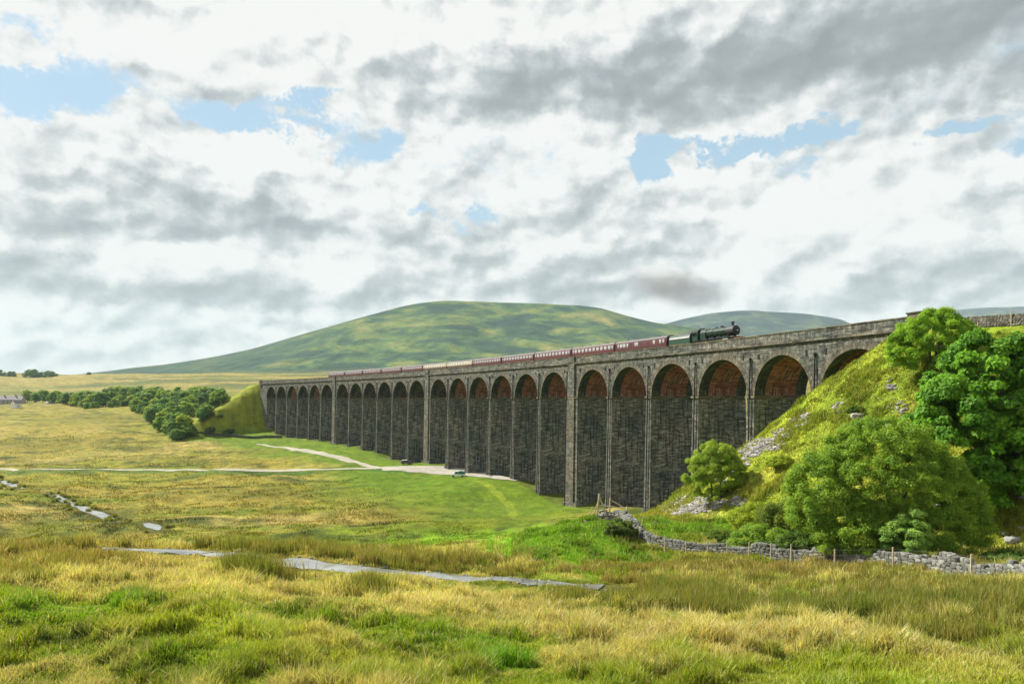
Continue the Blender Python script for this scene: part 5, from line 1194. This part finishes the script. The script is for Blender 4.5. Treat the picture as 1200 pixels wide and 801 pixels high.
# ------------------------------------------------------------------ vehicles by the piers
M_vwhite = simple('white_car_paint', (.72, .73, .72), .3, var=.03); M_vgreen = simple('teal_tarpaulin', (.03, .14, .11), .6, var=.25); M_vgrey = simple('dark_grey_paint', (.06, .065, .07), .35); M_tyre = simple('tyre_rubber', (.02, .02, .02), .9)
def vehicle(name, px, py, Ln, Hh, body, top, label, rz, cab_front=True):
    h3 = hit(px, py, ymin=120, detail=False); z = gz(h3[0], h3[1]); root = empty(name, (h3[0], h3[1], z + .18), rz); tag(root, label, 'vehicle'); w = .9; L2 = Ln / 2
    mb = MB(); mb.prism([(-L2, .35), (L2, .35), (L2, .85), (L2 - .15, 1.02), (-L2, 1.05)], -w, w, axis='y'); mb.build('body', body, root, False)
    mb = MB()
    if cab_front: mb.prism([(L2 - 1.0, 1.0), (L2 - 1.45, Hh), (L2 - 2.2, Hh + .02), (L2 - 2.3, 1.0)], -w + .06, w - .06, axis='y')
    else: mb.prism([(L2 - .9, 1.0), (L2 - 1.6, Hh), (-L2 + .4, Hh), (-L2 + .05, 1.0)], -w + .06, w - .06, axis='y')
    cb = mb.build('cabin', body, root, False)
    mb = MB()
    for sy in (-1, 1): y0, y1 = sorted((sy * (w - .07), sy * (w - .045))); x1 = L2 - 1.25 if cab_front else L2 - 1.3; x0 = L2 - 2.2 if cab_front else -L2 + .45; mb.prism([(x1, 1.08), (x1 - .3, Hh - .12), (x0, Hh - .12), (x0 - .04, 1.08)], y0, y1, axis='y')
    mb.build('side_glass', M_win, cb, False)
    if cab_front: mb = MB(); mb.prism([(-L2 + .05, .95), (L2 - 2.4, .95), (L2 - 2.45, Hh - .1), (L2 - 3.0, Hh + .12), (-L2 + .5, Hh - .05), (-L2 + .1, Hh - .5)], -w, w, axis='y'); mb.build('covered_load', top, root, False)
    else: mb = MB(); mb.box((-L2 + .5, -w + .1, Hh), (L2 - 1.7, w - .1, Hh + .05)); mb.build('roof', top, cb, False)
    for x in (-L2 + .75, L2 - .75):
        for sy in (-1, 1): m_ = MB(); m_.cyl((x, sy * (w - .16), .32), (x, sy * (w + .02), .32), .34, n=16); wo = m_.build('wheel', M_tyre, root, False)
    for sy in (-1, 1): m_ = MB(); m_.box((L2 - .01, sy * .65 - .14, .68), (L2 + .03, sy * .65 + .14, .84)); m_.build('headlight', M_vwhite, root, False)
    return root
vehicle('pickup_truck', 537, 560, 4.6, 1.85, M_vwhite, M_vgreen, 'white pickup with a green covered load parked on the gravel below the piers', math.pi - .1)
vehicle('parked_car', 476, 546, 4.0, 1.6, M_vgrey, M_vwhite, 'dark car with a pale roof parked where the gravel track meets the viaduct', .3, False)

# ------------------------------------------------------------------ smoke drifting back from the chimney
def smoke():
    bm = bmesh.new()
    cx, cy, _ = W(S_T0 - 4 - 4.1 - 6.75 - 3.9, W1); z0 = ZRAIL + 4.3
    bmesh.ops.create_icosphere(bm, subdivisions=4, radius=1)
    for v in bm.verts:
        p = v.co.copy(); s = 1 + .25 * mnoise.noise(p * 1.7); v.co = Vector((p.x * 12 * s, p.y * 5 * s, p.z * 5.5 * s))
    me = bpy.data.meshes.new('smoke'); bm.to_mesh(me); bm.free()
    o = bpy.data.objects.new('smoke', me); link(o); Ys = 160; o.location = ((792 - 600) / FP * Ys, Ys, (HY - 336) / FP * Ys); o.rotation_euler = (0, R(16), R(-20)); o.scale = (1.25, 1, 1)
    tag(o, 'thin brown grey smoke drifting back above the steam locomotive', 'smoke', kind='stuff')
    m = bpy.data.materials.new('smoke'); m.use_nodes = True; nt = m.node_tree; nt.nodes.clear(); out = nt.nodes.new('ShaderNodeOutputMaterial')
    pv = nt.nodes.new('ShaderNodeVolumePrincipled'); pv.inputs['Color'].default_value = (.38, .355, .335, 1); pv.inputs['Anisotropy'].default_value = .2; L_(nt, pv.outputs[0], out.inputs['Volume'])
    tc = N_(nt, 'ShaderNodeTexCoord'); mp = N_(nt, 'ShaderNodeMapping'); mp.inputs['Scale'].default_value = (1 / 12, 1 / 5, 1 / 5.5); L_(nt, tc.outputs['Object'], mp.inputs[0])
    ln = N_(nt, 'ShaderNodeVectorMath', operation='LENGTH'); L_(nt, mp.outputs[0], ln.inputs[0])
    fo = N_(nt, 'ShaderNodeMapRange', interpolation_type='SMOOTHSTEP'); L_(nt, ln.outputs['Value'], fo.inputs[0]); fo.inputs[1].default_value = 1.0; fo.inputs[2].default_value = .3; fo.inputs[3].default_value = 0; fo.inputs[4].default_value = 1
    n = N_(nt, 'ShaderNodeTexNoise', i_Scale=.16, i_Detail=5.0, i_Roughness=.6); L_(nt, tc.outputs['Object'], n.inputs['Vector'])
    r_ = N_(nt, 'ShaderNodeMapRange'); L_(nt, n.outputs[0], r_.inputs[0]); r_.inputs[1].default_value = .30; r_.inputs[2].default_value = .64; r_.inputs[3].default_value = 0; r_.inputs[4].default_value = .19
    mu = N_(nt, 'ShaderNodeMath', operation='MULTIPLY'); L_(nt, fo.outputs[0], mu.inputs[0]); L_(nt, r_.outputs[0], mu.inputs[1]); L_(nt, mu.outputs[0], pv.inputs['Density'])
    me.materials.append(m); return o
smoke()
HAZE = True
if HAZE:
    mb = MB(); mb.box((-9900, -9900, -190), (9900, 9900, 1120)); m = bpy.data.materials.new('haze'); m.use_nodes = True; nt = m.node_tree; nt.nodes.clear(); out = nt.nodes.new('ShaderNodeOutputMaterial')
    pv = nt.nodes.new('ShaderNodeVolumePrincipled'); pv.inputs['Color'].default_value = (.70, .88, .94, 1); pv.inputs['Density'].default_value = 5.0e-5; pv.inputs['Anisotropy'].default_value = .0; L_(nt, pv.outputs[0], out.inputs['Volume'])
    hz = mb.build('haze', m); hz['kind'] = 'stuff'; hz['label'] = 'pale blue air in front of the distant fells'; hz['category'] = 'haze'
    print('lowest ground', GZ.min())
# ------------------------------------------------------------------ grass and rushes as real blades
M_blade = veg_mat('grass_blades', .38)
def blades(name, X, Y, h, w, col, lean=.45, droop=.35, mat=None, label=None, az_bias=None, base_dark=.75, tip=None):
    n = len(X); z = terrain(X, Y); a = rng.uniform(0, 2 * np.pi, n); ca, sa = np.cos(a), np.sin(a)
    la = rng.uniform(0, 2 * np.pi, n) if az_bias is None else az_bias + rng.normal(0, .8, n); lm = rng.random(n) * lean * h
    dx, dy = np.cos(la) * lm, np.sin(la) * lm
    B = np.stack([X, Y, z - .03], 1); side = np.stack([ca, sa, 0 * ca], 1) * w[:, None] / 2
    M1 = B + np.stack([dx * .35, dy * .35, h * .58], 1); T = B + np.stack([dx * (1 + droop), dy * (1 + droop), h * (1 - droop * .25)], 1)
    V = np.stack([B - side, B + side, M1 - side * .75, M1 + side * .75, T], 1).reshape(-1, 3)
    o5 = (np.arange(n) * 5)[:, None]; F = np.concatenate([o5 + [[0, 1, 3]], o5 + [[0, 3, 2]], o5 + [[2, 3, 4]]], 1).reshape(-1, 3)
    c = np.repeat(col[:, None], 5, 1)
    if tip is not None: c[:, 4] = c[:, 4] * .2 + tip * .8; c[:, 2:4] = c[:, 2:4] * .55 + tip[:, None] * .45
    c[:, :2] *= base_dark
    o = np_mesh(name, V, F, mat or M_blade, col=c.reshape(-1, 3)); tag(o, label, 'grass', kind='stuff'); return o
def sample(n, Y0, Y1, p=1.0, umax=.80):
    """points spread so that nearer ground gets more; uniform in photo rows"""
    t = rng.random(n) ** p; Y = 1 / (1 / Y0 + (1 / Y1 - 1 / Y0) * t); u = rng.uniform(-umax, umax, n); return u * Y, Y
def clear_beck(X, Y, m=.15):
    k = np.ones(len(X), bool)
    for P, w in ((BECK1, 1.9), (BECK2, 1.15), (BECK3, .4)): k &= beck_dist(X, Y, P) > w + m
    return k
def mixrows(a, b, t): return a * (1 - t[:, None]) + b * t[:, None]
# sward of the near hillside
n = 560000; X, Y = sample(n, 11.5, 78, .62); k = clear_beck(X, Y); X, Y = X[k], Y[k]
zc = zone(X, Y); r = np.hypot(X, Y)
dry = np.clip((zc[:, 0] - zc[:, 1]) * 9 + .35, 0, 1)          # straw patches stand taller
tuss = fbm(X / 1.1, Y / 1.1, 81, 3); bd = np.minimum(np.minimum(beck_dist(X, Y, BECK2), beck_dist(X, Y + 1.8, BECK2)), beck_dist(X, Y + 3.4, BECK2)); h = (.35 + .65 * sstep(1.2, 4.5, bd)) * (.16 + .26 * dry + .42 * sstep(.5, .72, tuss)) * rng.uniform(.6, 1.25, len(X)) * (1 + .2 * sstep(20, 60, r))
seed_ = rng.random(len(X)); c = zc * np.array((1.12, 1.18, 1.05)) * rng.uniform(.75, 1.3, len(X))[:, None]
pale = np.array((.56, .46, .27)); c = np.where((seed_ < .17 + .34 * dry)[:, None], mixrows(c, np.tile(pale, (len(X), 1)), rng.uniform(.2, .8, len(X))), c)
c = np.where((seed_ > .90)[:, None], c * np.array((.6, .85, .7)), c)
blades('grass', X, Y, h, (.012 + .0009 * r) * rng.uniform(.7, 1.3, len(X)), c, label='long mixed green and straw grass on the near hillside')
# rushes in tufts
def rush_tufts(name, spots_, per, hgt, label, colr, spread=.35):
    X, Y, H, Cc, Tp = [], [], [], [], []
    for (x, y, s, t) in spots_:
        m = int(per * s); X.append(x + rng.normal(0, spread * s, m)); Y.append(y + rng.normal(0, spread * s, m)); H.append(np.full(m, hgt * s) * rng.uniform(.5, 1.12, m)); Cc.append(np.tile(colr[0] * (1 - t * .5) + colr[1] * t * .5, (m, 1)) * rng.uniform(.7, 1.3, m)[:, None]); Tp.append(np.tile(colr[0] * (1 - t) + colr[1] * t, (m, 1)) * rng.uniform(.8, 1.3, m)[:, None])
    X, Y, H, Cc, Tp = map(np.concatenate, (X, Y, H, Cc, Tp)); r = np.hypot(X, Y)
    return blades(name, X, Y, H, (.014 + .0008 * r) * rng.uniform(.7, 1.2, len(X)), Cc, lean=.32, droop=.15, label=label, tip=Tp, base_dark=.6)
RG, RB = np.array((.145, .190, .030)), np.array((.310, .235, .075))
sp = []
for (x, y, rx, ry, nn, t, s0) in [(650, 668, 300, 6, 230, .6, .6), (330, 647, 150, 5, 130, .5, 1.0), (60, 644, 110, 8, 110, .7, .85), (95, 665, 90, 12, 90, .85, .7), (930, 671, 270, 7, 300, .8, .7), (470, 660, 120, 6, 100, .6, .9), (760, 703, 110, 12, 190, .35, .8), (960, 716, 200, 10, 260, .25, .85), (1120, 712, 110, 16, 170, .35, .8), (318, 677, 52, 8, 90, .3, 1.15), (503, 684, 16, 5, 36, .8, 1.4), (560, 684, 60, 7, 60, .6, .85), (650, 690, 60, 6, 60, .45, .8), (430, 695, 25, 5, 20, .7, .9), (238, 650, 30, 5, 34, .25, 1.15), (175, 650, 30, 5, 25, .5, .8), (1100, 742, 90, 14, 60, .5, .7), (20, 690, 20, 12, 20, .5, .8), (690, 700, 60, 10, 60, .5, .8), (840, 690, 160, 8, 150, .6, .7), (1060, 690, 140, 8, 130, .6, .7), (745, 640, 20, 8, 30, .2, .6)]:
    for _ in range(nn):
        a = rng.uniform(0, 6.28); q = rng.random() ** .5; p = hit(x + math.cos(a) * rx * q, y + math.sin(a) * ry * q, ymin=10, ymax=110, detail=False)
        if p is None or not clear_beck(np.array([p[0]]), np.array([p[1]]), .8)[0] or min(float(beck_dist([p[0]], [p[1] + q_], BECK2)[0]) for q_ in (1.6, 3.2, 5.0)) < 1.9: continue
        sp.append((p[0], p[1], s0 * rng.uniform(.6, 1.15), float(np.clip(t + rng.normal(0, .28), 0, 1))))
for P_, n_ in ((BECK1, 110),):
    for _ in range(n_):
        q = P_[rng.integers(0, len(P_))]; a = rng.uniform(0, 6.28); dd = rng.uniform(2.0, 4.2); sp.append((q[0] + math.cos(a) * dd, q[1] + math.sin(a) * dd, rng.uniform(.5, .95), float(rng.uniform(0, .5))))
print('tufts', len(sp))
rush_tufts('rushes', sp, 80, 1.2, 'clumps of tall brown and green rushes across the near hillside', (RG, RB))
# coarse tussocks over the valley floor, mid distance
n = 240000; X, Y = sample(n, 112, 430, .75); k = clear_beck(X, Y, .1)
S_, W_ = line_sd(X, Y); k &= ~((W_ > -3.5) & (W_ < HW + 3) & (S_ > -8) & (S_ < S_FAR + 12))
for P, w in ((TRACK1, 3.6), (TRACK2, 3.4), (YARD, 6.5)): k &= beck_dist(X, Y, P) > w
X, Y, S_, W_ = X[k], Y[k], S_[k], W_[k]
tn = fbm(X / 5, Y / 3.5, 91, 4); k = (tn > .40) | (rng.random(len(X)) < .35); X, Y, tn, S_, W_ = X[k], Y[k], tn[k], S_[k], W_[k]
c = zone(X, Y, (S_, W_)) * rng.uniform(.85, 1.2, len(X))[:, None]; r = np.hypot(X, Y)
lushk = sstep(-60, -20, W_) * sstep(14, 3, W_) * (S_ > 40)
h = (.18 + .4 * sstep(.45, .7, tn)) * (1 - .75 * lushk) * rng.uniform(.6, 1.2, len(X))
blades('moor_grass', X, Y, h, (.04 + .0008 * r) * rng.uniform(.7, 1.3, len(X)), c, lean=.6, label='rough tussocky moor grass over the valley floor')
# sward of the railway slope and the banks behind the wall
n = 260000; X, Y = sample(n, 56, 128, .9); u = rng.uniform(.0, .85, n); X = u * Y; S_, W_ = line_sd(X, Y)
k = ~((W_ > -1.2) & (W_ < HW + 1.5) & (S_ > S_A - 3)) & ~((W_ > -2) & (W_ < 10) & (S_ < S_A)) & (W_ < 12); X, Y, S_, W_ = X[k], Y[k], S_[k], W_[k]
c = zone(X, Y, (S_, W_)) * rng.uniform(.7, 1.3, len(X))[:, None]; tn = fbm(X / 2.2, Y / 2.2, 95, 3)
c = np.where((rng.random(len(X)) < .12)[:, None], c * .4 + np.array((.40, .32, .10)) * .6, c)
h = (.18 + .65 * sstep(.46, .70, tn)) * rng.uniform(.6, 1.2, len(X))
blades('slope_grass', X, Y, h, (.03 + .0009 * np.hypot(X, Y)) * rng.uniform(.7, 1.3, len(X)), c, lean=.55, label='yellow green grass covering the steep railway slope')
